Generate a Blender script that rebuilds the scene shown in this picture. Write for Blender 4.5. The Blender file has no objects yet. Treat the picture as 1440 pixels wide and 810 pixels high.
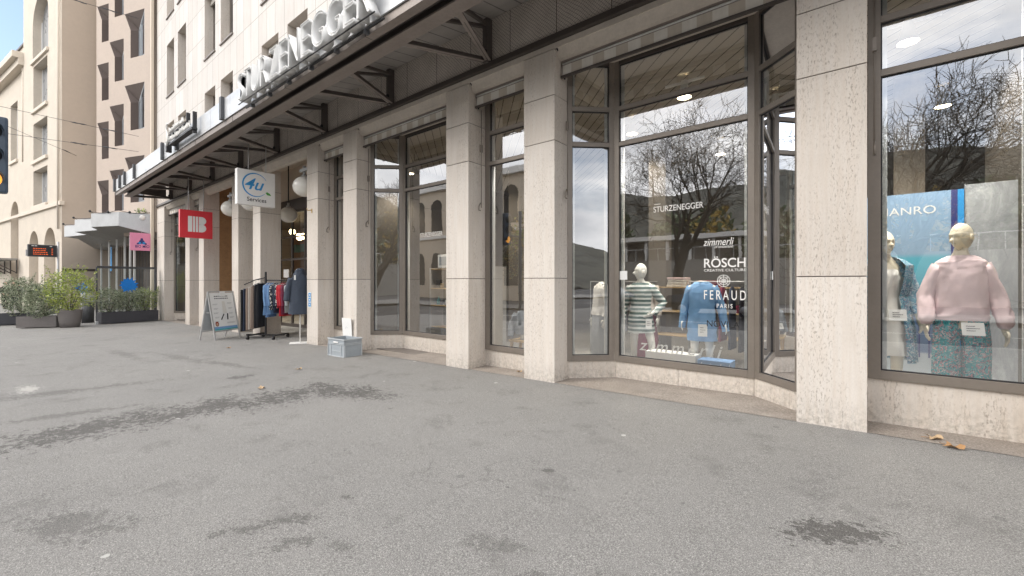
import bpy, bmesh, math, random
from mathutils import Vector, Matrix
R = math.radians
random.seed(7)
S = bpy.context.scene
COL = S.collection
PI = math.pi

# ------------------------------------------------------------------ materials
class NT:
    def __init__(self, m):
        self.m = m; m.use_nodes = True; self.t = m.node_tree; self.n = self.t.nodes; self.l = self.t.links
        self.bsdf = self.n['Principled BSDF']; self.out = self.n['Material Output']
        self.tc = None
    def co(self, kind='Object', scale=(1, 1, 1), loc=(0, 0, 0), rot=(0, 0, 0)):
        if not self.tc: self.tc = self.n.new('ShaderNodeTexCoord')
        mp = self.n.new('ShaderNodeMapping'); self.l.new(self.tc.outputs[kind], mp.inputs[0])
        mp.inputs['Scale'].default_value = scale; mp.inputs['Location'].default_value = loc; mp.inputs['Rotation'].default_value = rot
        return mp.outputs[0]
    def pos(self, scale=(1, 1, 1), rot=(0, 0, 0), loc=(0, 0, 0)):
        g = self.n.new('ShaderNodeNewGeometry'); mp = self.n.new('ShaderNodeMapping'); self.l.new(g.outputs['Position'], mp.inputs[0])
        mp.inputs['Scale'].default_value = scale; mp.inputs['Rotation'].default_value = rot; mp.inputs['Location'].default_value = loc
        return mp.outputs[0]
    def noise(self, vec, scale, detail=4, rough=.55, dist=0):
        n = self.n.new('ShaderNodeTexNoise'); self.l.new(vec, n.inputs['Vector'])
        n.inputs['Scale'].default_value = scale; n.inputs['Detail'].default_value = detail
        n.inputs['Roughness'].default_value = rough; n.inputs['Distortion'].default_value = dist
        return n.outputs['Fac']
    def voro(self, vec, scale, feature='F1', out='Distance'):
        n = self.n.new('ShaderNodeTexVoronoi'); n.feature = feature; self.l.new(vec, n.inputs['Vector']); n.inputs['Scale'].default_value = scale
        return n.outputs[out]
    def ramp(self, fac, stops, interp='LINEAR'):
        r = self.n.new('ShaderNodeValToRGB'); self.l.new(fac, r.inputs[0]); cr = r.color_ramp; cr.interpolation = interp
        while len(cr.elements) < len(stops): cr.elements.new(.5)
        for e, (p, c) in zip(cr.elements, stops):
            e.position = p; e.color = (c, c, c, 1) if not hasattr(c, '__len__') else (*c, 1)
        return r.outputs[0]
    def mix(self, fac, a, b, mode='MIX'):
        n = self.n.new('ShaderNodeMix'); n.data_type = 'RGBA'; n.blend_type = mode
        for sock, v in ((n.inputs[0], fac), (n.inputs[6], a), (n.inputs[7], b)):
            if isinstance(v, (int, float)): sock.default_value = v
            elif hasattr(v, '__len__') and not hasattr(v, 'links'): sock.default_value = (*v, 1)
            else: self.l.new(v, sock)
        return n.outputs[2]
    def math(self, op, a, b=0, clamp=False):
        n = self.n.new('ShaderNodeMath'); n.operation = op; n.use_clamp = clamp
        for i, v in enumerate((a, b)):
            if isinstance(v, (int, float)): n.inputs[i].default_value = v
            else: self.l.new(v, n.inputs[i])
        return n.outputs[0]
    def sep(self, vec):
        n = self.n.new('ShaderNodeSeparateXYZ'); self.l.new(vec, n.inputs[0]); return n.outputs
    def color(self, c): self.l.new(c, self.bsdf.inputs['Base Color'])
    def rough(self, c): self.l.new(c, self.bsdf.inputs['Roughness'])
    def bump(self, h, strength=.3, dist=.01):
        b = self.n.new('ShaderNodeBump'); b.inputs['Strength'].default_value = strength; b.inputs['Distance'].default_value = dist
        self.l.new(h, b.inputs['Height']); self.l.new(b.outputs[0], self.bsdf.inputs['Normal']); return b.outputs[0]

M = {}
def newmat(name):
    m = bpy.data.materials.new(name); M[name] = m; return NT(m)
def plain(name, col, rough=.6, metal=0, var=.12, vs=6, bump=0, emit=0, bs=60, space='pos'):
    t = newmat(name)
    v = t.pos() if space == 'pos' else t.co('Object')
    n = t.noise(v, vs, 5, .6)
    n2 = t.noise(v, vs * 9, 3, .6)
    a = tuple(c * (1 - var) for c in col); b = tuple(min(1, c * (1 + var)) for c in col)
    c = t.ramp(n, [(.3, a), (.7, b)])
    c = t.mix(.35, c, t.ramp(n2, [(.35, a), (.65, b)]))
    t.color(c)
    t.rough(t.ramp(n, [(.3, max(0, rough - .05)), (.7, min(1, rough + .05))]))
    t.bsdf.inputs['Metallic'].default_value = metal
    if bump: t.bump(t.noise(v, bs, 4, .6), bump, .004)
    if emit:
        t.bsdf.inputs['Emission Color'].default_value = (*col, 1); t.bsdf.inputs['Emission Strength'].default_value = emit
    return M[name]

def travertine(name, base, joints=None, grid=None, pits=1.0, dirt=True):
    t = newmat(name)
    v = t.pos()
    vein = t.noise(t.pos((3.2, 3.2, .22)), 2.2, 6, .6, .4)
    vein2 = t.noise(t.pos((14, 14, .9)), 2, 4, .6)
    big = t.noise(v, .8, 3, .5)
    d = tuple(c * .80 for c in base); b = tuple(min(1, c * 1.07) for c in base); w = (base[0] * .90, base[1] * .80, base[2] * .70)
    c = t.ramp(vein, [(.3, d), (.5, base), (.72, b)])
    c = t.mix(.5, c, t.ramp(vein2, [(.35, w), (.6, b)]))
    c = t.mix(.35, c, t.ramp(big, [(.35, d), (.65, b)]))
    # pits running in vertical bands
    pn = t.noise(t.pos((46, 46, 15)), 1.6, 5, .7, .3)
    band = t.noise(t.pos((5.5, 5.5, .5)), 1.3, 3, .5)
    pm = t.math('MULTIPLY', t.ramp(pn, [(.55, 0), (.63, 1)]), t.ramp(band, [(.40, .08), (.58, 1)]))
    pm = t.math('MULTIPLY', pm, pits)
    c = t.mix(t.math('MULTIPLY', pm, .75), c, (.26, .205, .165))
    fine = t.noise(t.pos((90, 90, 40)), 1, 2, .5)
    c = t.mix(.18, c, t.ramp(fine, [(.35, d), (.65, b)]))
    if name == 'travertine':
        oi = t.n.new('ShaderNodeObjectInfo'); zz = t.sep(v)[2]; kk = t.math('MULTIPLY', oi.outputs['Random'], 7.3)
        for q in (1.45, 3.43, 4.08): kk = t.math('ADD', kk, t.math('MULTIPLY', t.math('GREATER_THAN', zz, q), .37))
        c = t.mix(1, c, t.ramp(t.math('FRACT', t.math('MULTIPLY', kk, 3.1)), [(0, (.90, .885, .87)), (1, (1.0, 1.0, 1.0))]), 'MULTIPLY')
    if dirt:   # splash dirt at the very foot of the stone (stain)
        sv = t.sep(v); z = t.math('SUBTRACT', sv[2], t.math('MULTIPLY', sv[0], .0145))
        dm = t.math('MULTIPLY', t.ramp(z, [(0, 1), (.30, .0)]), t.ramp(t.noise(v, 20, 6, .75), [(.42, 0), (.64, .55)]))
        c = t.mix(dm, c, (.17, .15, .12))
    h = t.math('SUBTRACT', t.math('MULTIPLY', fine, .25), pm)
    if grid:
        br = t.n.new('ShaderNodeTexBrick'); br.offset = 0; br.squash = 1
        cx = t.n.new('ShaderNodeCombineXYZ'); s = t.sep(v)
        t.l.new(t.math('ADD', s[0], grid[2]), cx.inputs[0]); t.l.new(t.math('ADD', s[2], grid[3]), cx.inputs[1])
        t.l.new(cx.outputs[0], br.inputs['Vector'])
        br.inputs['Scale'].default_value = 1; br.inputs['Brick Width'].default_value = grid[0]; br.inputs['Row Height'].default_value = grid[1]
        br.inputs['Mortar Size'].default_value = .009; br.inputs['Mortar Smooth'].default_value = 0
        br.inputs['Color1'].default_value = (1, 1, 1, 1); br.inputs['Color2'].default_value = (.90, .88, .86, 1); br.inputs['Mortar'].default_value = (.5, .47, .43, 1)
        c = t.mix(1, c, br.outputs['Color'], 'MULTIPLY')
    t.color(c); t.bsdf.inputs['Roughness'].default_value = .62
    t.bump(h, .5, .006)

travertine('travertine', (.68, .63, .575))
travertine('travertine_upper', (.62, .595, .565), grid=(.572, 1.15, .15, -.02), pits=.35, dirt=False)
travertine('travertine_plinth', (.64, .585, .525), pits=.9)

plain('joint_dark', (.12, .105, .09), .9)
plain('bronze', (.23, .20, .172), .42, .3, .08, 3)
plain('bronze_dark', (.085, .072, .064), .45, .3, .1, 3)
plain('steel_brown', (.27, .232, .208), .55, .2, .16, 2.5)
plain('steel_dark', (.12, .103, .093), .6, .2, .2, 2.5)
plain('cream', (.62, .54, .44), .8, var=.06, vs=1.5)
plain('lintel_stone', (.58, .52, .455), .8, var=.14, vs=3, bump=.3)
plain('shop_wall', (.20, .185, .17), .8, var=.06, vs=1)
plain('shop_floor', (.16, .14, .125), .5, var=.1)
plain('white', (.80, .79, .77), .55, var=.03)
plain('white_gloss', (.80, .79, .76), .25, var=.02)
plain('paper', (.78, .78, .77), .7, var=.03)
plain('black', (.02, .02, .022), .55, var=.2)
plain('dark_grey', (.07, .072, .078), .55, var=.15)
plain('steel', (.46, .46, .46), .42, .35, .05)
plain('zinc', (.52, .53, .54), .42, .2, .10, 2.0)
plain('letter_grey', (.74, .74, .73), .45, 0, .06)
plain('brass', (.55, .38, .14), .3, .9)
plain('mannequin_white', (.74, .73, .69), .38, var=.02)
plain('mannequin_ivory', (.72, .64, .50), .42, var=.02)
plain('wood', (.30, .17, .08), .45, var=.25, vs=4)
plain('wood_light', (.55, .40, .22), .5, var=.15)
plain('red', (.70, .035, .05), .35, var=.04)
plain('logo_blue', (.03, .28, .62), .4, var=.02)
plain('leaf_green', (.08, .32, .06), .5)
plain('pink_sign', (.80, .29, .45), .5, var=.04)
plain('navy', (.03, .035, .16), .6)
plain('vivid_blue', (.01, .22, .72), .5, var=.15)
plain('crate_rib', (.47, .50, .52), .45, var=.05, vs=20)
plain('crate_grey', (.33, .365, .395), .45, var=.08, vs=20)
plain('planter_grey', (.17, .155, .15), .6, var=.12)
plain('planter_dark', (.055, .055, .065), .6, var=.12)
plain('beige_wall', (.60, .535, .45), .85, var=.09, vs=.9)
plain('beige_shaded', (.50, .425, .35), .85, var=.05, vs=.6)  # darker copy of beige_wall, shade of the side painted into the colour
plain('beige_trim', (.66, .59, .50), .8, var=.05)
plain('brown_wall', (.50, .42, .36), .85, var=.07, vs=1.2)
plain('brown_shaded', (.125, .098, .088), .85, var=.10, vs=2)  # darkened copy of brown_wall: shade inside the niches is put into the colour
plain('window_dark', (.03, .028, .03), .15, var=.3, vs=1)
plain('blind', (.40, .37, .33), .7, var=.12, vs=8)
plain('curtain', (.62, .62, .60), .8, var=.1, vs=10)
plain('grey_window', (.30, .31, .32), .3, var=.12, vs=2)
plain('bark', (.13, .11, .085), .9, var=.35, vs=6, bump=.6, bs=20)
plain('bark_dark', (.075, .066, .056), .9, var=.3, vs=6)
plain('coat', (.040, .052, .075), .85, var=.2, vs=20, bump=.4)
plain('black_cloth', (.018, .018, .022), .9, var=.3, vs=20)
plain('navy_cloth', (.022, .030, .055), .9, var=.3, vs=20)
plain('taupe_cloth', (.33, .255, .21), .9, var=.15, vs=20)
plain('stone_cloth', (.50, .45, .40), .9, var=.12, vs=20)
plain('blue_cloth', (.13, .24, .42), .85, var=.12, vs=16)
plain('denim', (.09, .17, .33), .85, var=.15, vs=16)
plain('red_cloth', (.46, .02, .035), .85, var=.2, vs=16)
plain('burgundy_cloth', (.16, .02, .05), .85, var=.3, vs=16)
plain('pink_cloth', (.80, .62, .64), .85, var=.05, vs=12, bump=.3, bs=30)
plain('grey_cloth', (.28, .30, .33), .9, var=.15, vs=20, bump=.4)
plain('sky_cloth', (.17, .33, .56), .85, var=.07, vs=14, bump=.3, bs=30)
plain('white_cloth', (.70, .68, .64), .85, var=.05, vs=12)
plain('skin', (.55, .33, .24), .6)
plain('hair_dark', (.02, .015, .012), .7)
plain('hair_red', (.25, .04, .02), .7)
plain('leaf_dry', (.42, .24, .11), .8, var=.25, vs=30)
plain('leaf_dry_pale', (.50, .36, .22), .8, var=.25, vs=30)
plain('foliage_grey', (.24, .28, .18), .7, var=.45, vs=9)
plain('foliage_grey_pale', (.40, .43, .31), .7, var=.35, vs=9)
plain('foliage_yellow', (.30, .38, .06), .65, var=.35, vs=9)
plain('foliage_yellow_pale', (.46, .50, .12), .65, var=.3, vs=9)
plain('foliage_dark', (.05, .08, .03), .7, var=.45, vs=5)
plain('foliage_autumn', (.40, .27, .06), .7, var=.4, vs=5)
plain('hill_green', (.085, .085, .07), .95, var=.8, vs=.35)
plain('concrete', (.30, .29, .27), .9, var=.12, vs=1)
plain('road_mat', (.06, .06, .062), .9, var=.15, vs=4)
plain('kerb_mat', (.34, .33, .31), .9, var=.15, vs=6)
plain('car_dark', (.03, .035, .045), .15, .3, .1)
plain('car_red', (.45, .02, .02), .2, .1, .1)
plain('tyre', (.02, .02, .02), .9)
plain('signal_blue', (.05, .075, .11), .45, var=.15)
plain('lamp_warm', (1, .78, .45), .4, var=0, emit=6)
plain('lamp_amber', (1, .42, .06), .4, var=0, emit=.55)
plain('led_orange', (.9, .13, .02), .4, var=0, emit=.18)
plain('spot_face', (1, .85, .6), .4, var=0, emit=9)
plain('teal_box', (.06, .33, .36), .6, var=.3, vs=5)
plain('curtain_grey', (.34, .36, .38), .8, var=.1, vs=5)

# opal lamp globe (unlit)
t = newmat('opal'); t.bsdf.inputs['Base Color'].default_value = (.80, .77, .70, 1); t.bsdf.inputs['Roughness'].default_value = .18
t.bsdf.inputs['Subsurface Weight'].default_value = .3; t.bsdf.inputs['Subsurface Radius'].default_value = (.1, .1, .08)
n = t.noise(t.pos(), 7, 3); t.color(t.ramp(n, [(.3, (.84, .81, .75)), (.7, (.88, .86, .80))]))

# window glass: clear, with a mirror layer and slightly uneven surface
def glass(name, refl=1.15, base=.17, tint=(.94, .96, .95), wav=.008):
    t = newmat(name); n, l = t.n, t.l
    n.remove(t.bsdf)
    g = n.new('ShaderNodeBsdfGlossy'); g.inputs['Roughness'].default_value = .0; g.inputs['Color'].default_value = (.95, .97, 1, 1)
    tr = n.new('ShaderNodeBsdfTransparent'); tr.inputs['Color'].default_value = (*tint, 1)
    mx = n.new('ShaderNodeMixShader'); fr = n.new('ShaderNodeFresnel'); fr.inputs['IOR'].default_value = 1.6
    b = n.new('ShaderNodeBump'); b.inputs['Strength'].default_value = wav; b.inputs['Distance'].default_value = .05
    l.new(t.noise(t.pos((1, 1, .6)), 3.2, 2, .5), b.inputs['Height']); l.new(b.outputs[0], g.inputs['Normal'])
    l.new(t.math('ADD', t.math('MULTIPLY', fr.outputs[0], 2.2 * refl), base, True), mx.inputs[0])
    l.new(tr.outputs[0], mx.inputs[1]); l.new(g.outputs[0], mx.inputs[2]); l.new(mx.outputs[0], t.out.inputs[0])
glass('glass')
glass('glass_screen', .6, .02, (.86, .9, .9), .01)
glass('glass_upper', .7, .04, (.6, .65, .68), .02)

# slatted shop ceiling, 45 degrees
t = newmat('slats'); v = t.pos(rot=(0, 0, R(-45))); sx = t.sep(v)[0]
fr = t.math('FRACT', t.math('MULTIPLY', sx, 5.6))
c = t.ramp(fr, [(0, (.02, .018, .015)), (.09, (.02, .018, .015)), (.10, (.50, .46, .40)), (.98, (.46, .42, .37))], 'CONSTANT')
c = t.mix(.25, c, t.ramp(t.noise(t.pos(), 1.3), [(.3, (.35, .32, .28)), (.7, (.52, .48, .42))]), 'MULTIPLY')
t.color(c); t.bsdf.inputs['Roughness'].default_value = .7
# canopy soffit: dark ribbed sheet
t = newmat('soffit'); sx = t.sep(t.pos())
fr = t.math('FRACT', t.math('MULTIPLY', sx[0], 3.2))
c = t.ramp(fr, [(0, (.03, .026, .025)), (.07, (.03, .026, .025)), (.08, (.40, .365, .335)), (1, (.36, .33, .30))], 'CONSTANT')
c = t.mix(.4, c, t.ramp(t.noise(t.pos((.6, 2, 1)), 2.4, 5), [(.35, (.28, .265, .25)), (.65, (.46, .44, .42))]))
t.color(c); t.bsdf.inputs['Roughness'].default_value = .6
# frieze behind a bird net (fine dark mesh on big panels)
t = newmat('netted_frieze'); v = t.pos(); s = t.sep(v)
wob = t.math('MULTIPLY', t.noise(v, 2.2, 3), .16)
def lines(coord, k, w): return t.math('LESS_THAN', t.math('FRACT', t.math('MULTIPLY', coord, k)), w)
d1 = t.math('ADD', t.math('ADD', s[0], s[2]), wob); d2 = t.math('ADD', t.math('SUBTRACT', s[0], t.math('MULTIPLY', s[2], 1.3)), wob)
net = t.math('MAXIMUM', lines(d1, 17, .12), lines(d2, 17, .12))
base = t.ramp(t.noise(v, 3, 5), [(.3, (.52, .465, .41)), (.7, (.66, .595, .53))])
pj = t.math('LESS_THAN', t.math('FRACT', t.math('MULTIPLY', s[0], 1.165)), .012)
base = t.mix(pj, base, (.05, .04, .035))
t.color(t.mix(t.math('MULTIPLY', net, .72), base, (.035, .03, .028))); t.bsdf.inputs['Roughness'].default_value = .9
# striped awning valance
t = newmat('valance'); s = t.sep(t.pos())
fr = t.math('FRACT', t.math('MULTIPLY', s[0], 2.9))
c = t.ramp(fr, [(0, (.78, .75, .70)), (.5, (.60, .54, .47))], 'CONSTANT')
c = t.mix(.3, c, t.ramp(t.noise(t.pos((3, 3, .5)), 4, 4), [(.35, (.6, .57, .53)), (.65, (.9, .88, .85))]), 'MULTIPLY')
t.color(c); t.bsdf.inputs['Roughness'].default_value = .85
# silver fascia sheet
t = newmat('fascia'); s = t.pos()
c = t.ramp(t.noise(t.pos((.5, 1, 2)), 1.7, 5), [(.3, (.46, .47, .48)), (.7, (.66, .67, .68))])
t.color(c); t.bsdf.inputs['Metallic'].default_value = .15; t.rough(t.ramp(t.noise(s, 5), [(.3, .28), (.7, .45)]))
# asphalt pavement
t = newmat('asphalt'); v = t.pos()
g1 = t.noise(v, 150, 3, .7); g2 = t.noise(v, 34, 4, .7); mid = t.noise(v, 1.1, 6, .62); big = t.noise(t.pos((.35, 1, 1)), .8, 5, .55)
c = t.ramp(mid, [(.3, (.185, .182, .178)), (.7, (.285, .281, .274))])
c = t.mix(.5, c, t.ramp(big, [(.35, (.205, .201, .194)), (.65, (.285, .279, .269))]))
c = t.mix(.52, c, t.ramp(g1, [(.38, (.10, .098, .095)), (.5, (.24, .236, .23)), (.64, (.50, .49, .47))]))
vc = t.voro(v, 150, 'F1', 'Color'); sp = t.sep(vc)[0]
vd = t.voro(v, 150)
spk = t.math('MULTIPLY', t.math('GREATER_THAN', sp, .86), t.math('LESS_THAN', vd, .42))
c = t.mix(t.math('MULTIPLY', spk, .55), c, (.60, .585, .55))
spd = t.math('MULTIPLY', t.math('LESS_THAN', sp, .17), t.math('LESS_THAN', vd, .45))
c = t.mix(t.math('MULTIPLY', spd, .5), c, (.05, .05, .05))
# chewing gum spots, dark ones and pale ones
for sc, thr, rad, colr, f in ((2.6, .55, .085, (.10, .10, .10), .42), (2.1, .60, .06, (.55, .55, .53), .8), (3.7, .5, .05, (.09, .09, .09), .5)):
    vv = t.pos((1, 1, 0), loc=(sc, sc * 2, 0))
    k = t.math('MULTIPLY', t.math('GREATER_THAN', t.sep(t.voro(vv, sc, 'F1', 'Color'))[1], thr), t.math('LESS_THAN', t.math('ADD', t.voro(vv, sc), t.math('MULTIPLY', t.noise(v, 20), .06)), rad + .03))
    c = t.mix(t.math('MULTIPLY', k, f), c, colr)
# worn / stained patches with shapes of their own
P = t.pos(); s = t.sep(P)
n3, n17, n60 = t.noise(t.pos((1, 1.4, 1)), 3.0, 5, .65), t.noise(t.pos((1, 1.3, 1)), 15, 6, .7), t.noise(v, 70, 4, .7)
E3 = t.math('ADD', t.math('ADD', t.math('MULTIPLY', t.math('SUBTRACT', n3, .5), 1.5), t.math('MULTIPLY', t.math('SUBTRACT', n17, .5), 2.6)), t.math('MULTIPLY', t.math('SUBTRACT', n60, .5), 1.7))
edge = n17
STAINS = [(-5.50, -2.10, .85, .34, 12, 1), (-5.85, -2.75, .62, .42, -70, 1), (-6.05, -3.5, .75, .40, -80, .95), (-6.1, -4.4, .9, .42, -85, .95), (-7.67, -2.57, .16, .18, 0, .8),
          (-.13, -2.16, .31, .15, 35, 1.3), (-2.75, -4.12, .26, .07, 60, .7), (-2.45, -4.12, .12, .07, 60, .6), (-2.67, -3.64, .07, .04, 30, .7), (-2.2, -3.95, .10, .05, 10, .5),
          (-3.7, -4.85, .40, .16, 20, .55), (-1.86, -2.48, .05, .04, 0, .8), (-1.6, -3.45, .22, .08, 20, .45), (-1.25, -3.55, .10, .05, 70, .5), (-9.2, -2.3, .9, .15, 10, .5), (-8.6, -4.4, 1.1, .2, 80, .5), (-10.8, -2.6, 1.4, .16, 5, .45), (-7.0, -4.6, .8, .12, 75, .5), (-12.5, -3.2, 1.6, .15, 3, .4)]
acc = None
for (x, y, a, b, rot, st) in STAINS:
    ca, sa = math.cos(R(rot)), math.sin(R(rot))
    dx = t.math('SUBTRACT', s[0], x); dy = t.math('SUBTRACT', s[1], y)
    u = t.math('ADD', t.math('MULTIPLY', dx, ca / a), t.math('MULTIPLY', dy, sa / a))
    w = t.math('ADD', t.math('MULTIPLY', dx, -sa / b), t.math('MULTIPLY', dy, ca / b))
    d = t.math('SQRT', t.math('ADD', t.math('MULTIPLY', u, u), t.math('MULTIPLY', w, w)))
    q = t.math('MULTIPLY', t.math('SUBTRACT', .50, t.math('ADD', t.math('MULTIPLY', d, .62), E3)), 8, True)
    q = t.math('MULTIPLY', q, min(1, st))
    acc = q if acc is None else t.math('MAXIMUM', acc, q)
c = t.mix(t.math('MULTIPLY', acc, .82), c, t.mix(.5, (.055, .052, .048), t.ramp(g1, [(.4, (.02, .02, .02)), (.64, (.20, .19, .18))])))
wear = t.ramp(t.noise(t.pos((1, 1, 1), loc=(4, 9, 0)), 1.7, 8, .7, .3), [(.55, 0), (.66, .6)])
c = t.mix(t.math('MULTIPLY', wear, t.ramp(n60, [(.42, .2), (.58, 1)])), c, (.115, .112, .108))
mxv = t.n.new('ShaderNodeMixRGB'); mxv.inputs[0].default_value = .35; t.l.new(v, mxv.inputs[1]); nn = t.n.new('ShaderNodeTexNoise'); nn.inputs['Scale'].default_value = 2.3; nn.inputs['Detail'].default_value = 6; t.l.new(v, nn.inputs['Vector']); t.l.new(nn.outputs['Color'], mxv.inputs[2])
crk = t.math('MULTIPLY', t.math('LESS_THAN', t.voro(mxv.outputs[0], .95, 'DISTANCE_TO_EDGE'), .0028), t.ramp(t.noise(t.pos(loc=(7, 2, 0)), .6, 3), [(.56, 0), (.64, .35)]))
c = t.mix(crk, c, (.10, .098, .094))
# paler salt mark
dx = t.math('DIVIDE', t.math('SUBTRACT', s[0], -9.3), .5); dy = t.math('DIVIDE', t.math('SUBTRACT', s[1], -4.75), .18)
d = t.math('SQRT', t.math('ADD', t.math('MULTIPLY', dx, dx), t.math('MULTIPLY', dy, dy)))
c = t.mix(t.math('MULTIPLY', t.math('SUBTRACT', .75, t.math('ADD', d, E3)), 2.5, True), c, (.46, .45, .43))
c = t.mix(1, c, (.96, .95, .935), 'MULTIPLY')
t.color(c); t.rough(t.ramp(g2, [(.3, .82), (.7, .97)])); t.bump(t.math('ADD', g1, t.math('MULTIPLY', g2, .4)), .55, .006)
# polished granite strip
t = newmat('granite_strip'); v = t.pos()
c = t.ramp(t.noise(v, 60, 3, .7), [(.35, (.17, .14, .12)), (.52, (.30, .26, .225)), (.68, (.44, .40, .36))])
c = t.mix(.3, c, t.ramp(t.noise(v, 3, 5), [(.35, (.17, .15, .13)), (.65, (.38, .34, .30))]))
t.color(c); t.bsdf.inputs['Roughness'].default_value = .7
# striped jersey
t = newmat('stripes'); v = t.pos(); s = t.sep(v)
z = t.math('ADD', s[2], t.math('MULTIPLY', t.noise(v, 5, 2), .02))
fr = t.math('FRACT', t.math('MULTIPLY', z, 15.5))
t.color(t.mix(.12, t.ramp(fr, [(0, (.07, .14, .13)), (.55, (.68, .70, .68))], 'CONSTANT'), (.3, .3, .3))); t.bsdf.inputs['Roughness'].default_value = .85
# leaf print, two colourways
for nm, cols in (('print_teal', [(0, (.05, .10, .16)), (.25, (.03, .30, .33)), (.45, (.10, .42, .45)), (.62, (.42, .22, .26)), (.75, (.55, .48, .50)), (.85, (.04, .12, .2))]),
                 ('print_blue', [(0, (.06, .13, .22)), (.3, (.10, .30, .38)), (.5, (.45, .52, .56)), (.68, (.12, .22, .34)), (.84, (.40, .20, .24))])):
    t = newmat(nm); v = t.pos(); wv = t.noise(v, 9, 3, .6, 1.2)
    mx = t.n.new('ShaderNodeMixRGB'); mx.inputs[0].default_value = .12; t.l.new(v, mx.inputs[1])
    nn = t.n.new('ShaderNodeTexNoise'); nn.inputs['Scale'].default_value = 14; t.l.new(v, nn.inputs['Vector']); t.l.new(nn.outputs['Color'], mx.inputs[2])
    vcol = t.sep(t.voro(mx.outputs[0], 85, 'F1', 'Color'))[0]
    c = t.ramp(t.math('ADD', t.math('MULTIPLY', vcol, .55), t.math('MULTIPLY', t.noise(v, 6, 3, .6, 1), .5)), [(p * .9 + .05, q) for p, q in cols], 'CONSTANT')
    t.color(c); t.bsdf.inputs['Roughness'].default_value = .85
t = newmat('print_dots'); v = t.pos(); d = t.voro(v, 22)
t.color(t.ramp(d, [(0, (.65, .64, .6)), (.38, (.02, .025, .04))], 'CONSTANT')); t.bsdf.inputs['Roughness'].default_value = .85
# display board: seaside picture (hazy blue sky, teal sea, pale floor)
t = newmat('sea_picture'); s = t.sep(t.pos()); 
c = t.ramp(t.math('DIVIDE', s[2], 2.45), [(0, (.42, .45, .47)), (.24, (.42, .45, .47)), (.25, (.10, .16, .27)), (.44, (.12, .19, .32)), (.46, (.06, .34, .44)), (.68, (.10, .40, .50)), (.70, (.27, .38, .50)), (1, (.25, .38, .54))])
t.color(c); t.bsdf.inputs['Roughness'].default_value = .5
t = newmat('marbled_panel'); c = t.ramp(t.noise(t.pos((1, 1, .5)), 5, 9, .75, .6), [(.35, (.26, .27, .28)), (.55, (.38, .39, .40)), (.7, (.56, .57, .57))]); t.color(c)
t.bsdf.inputs['Roughness'].default_value = .6

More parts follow.
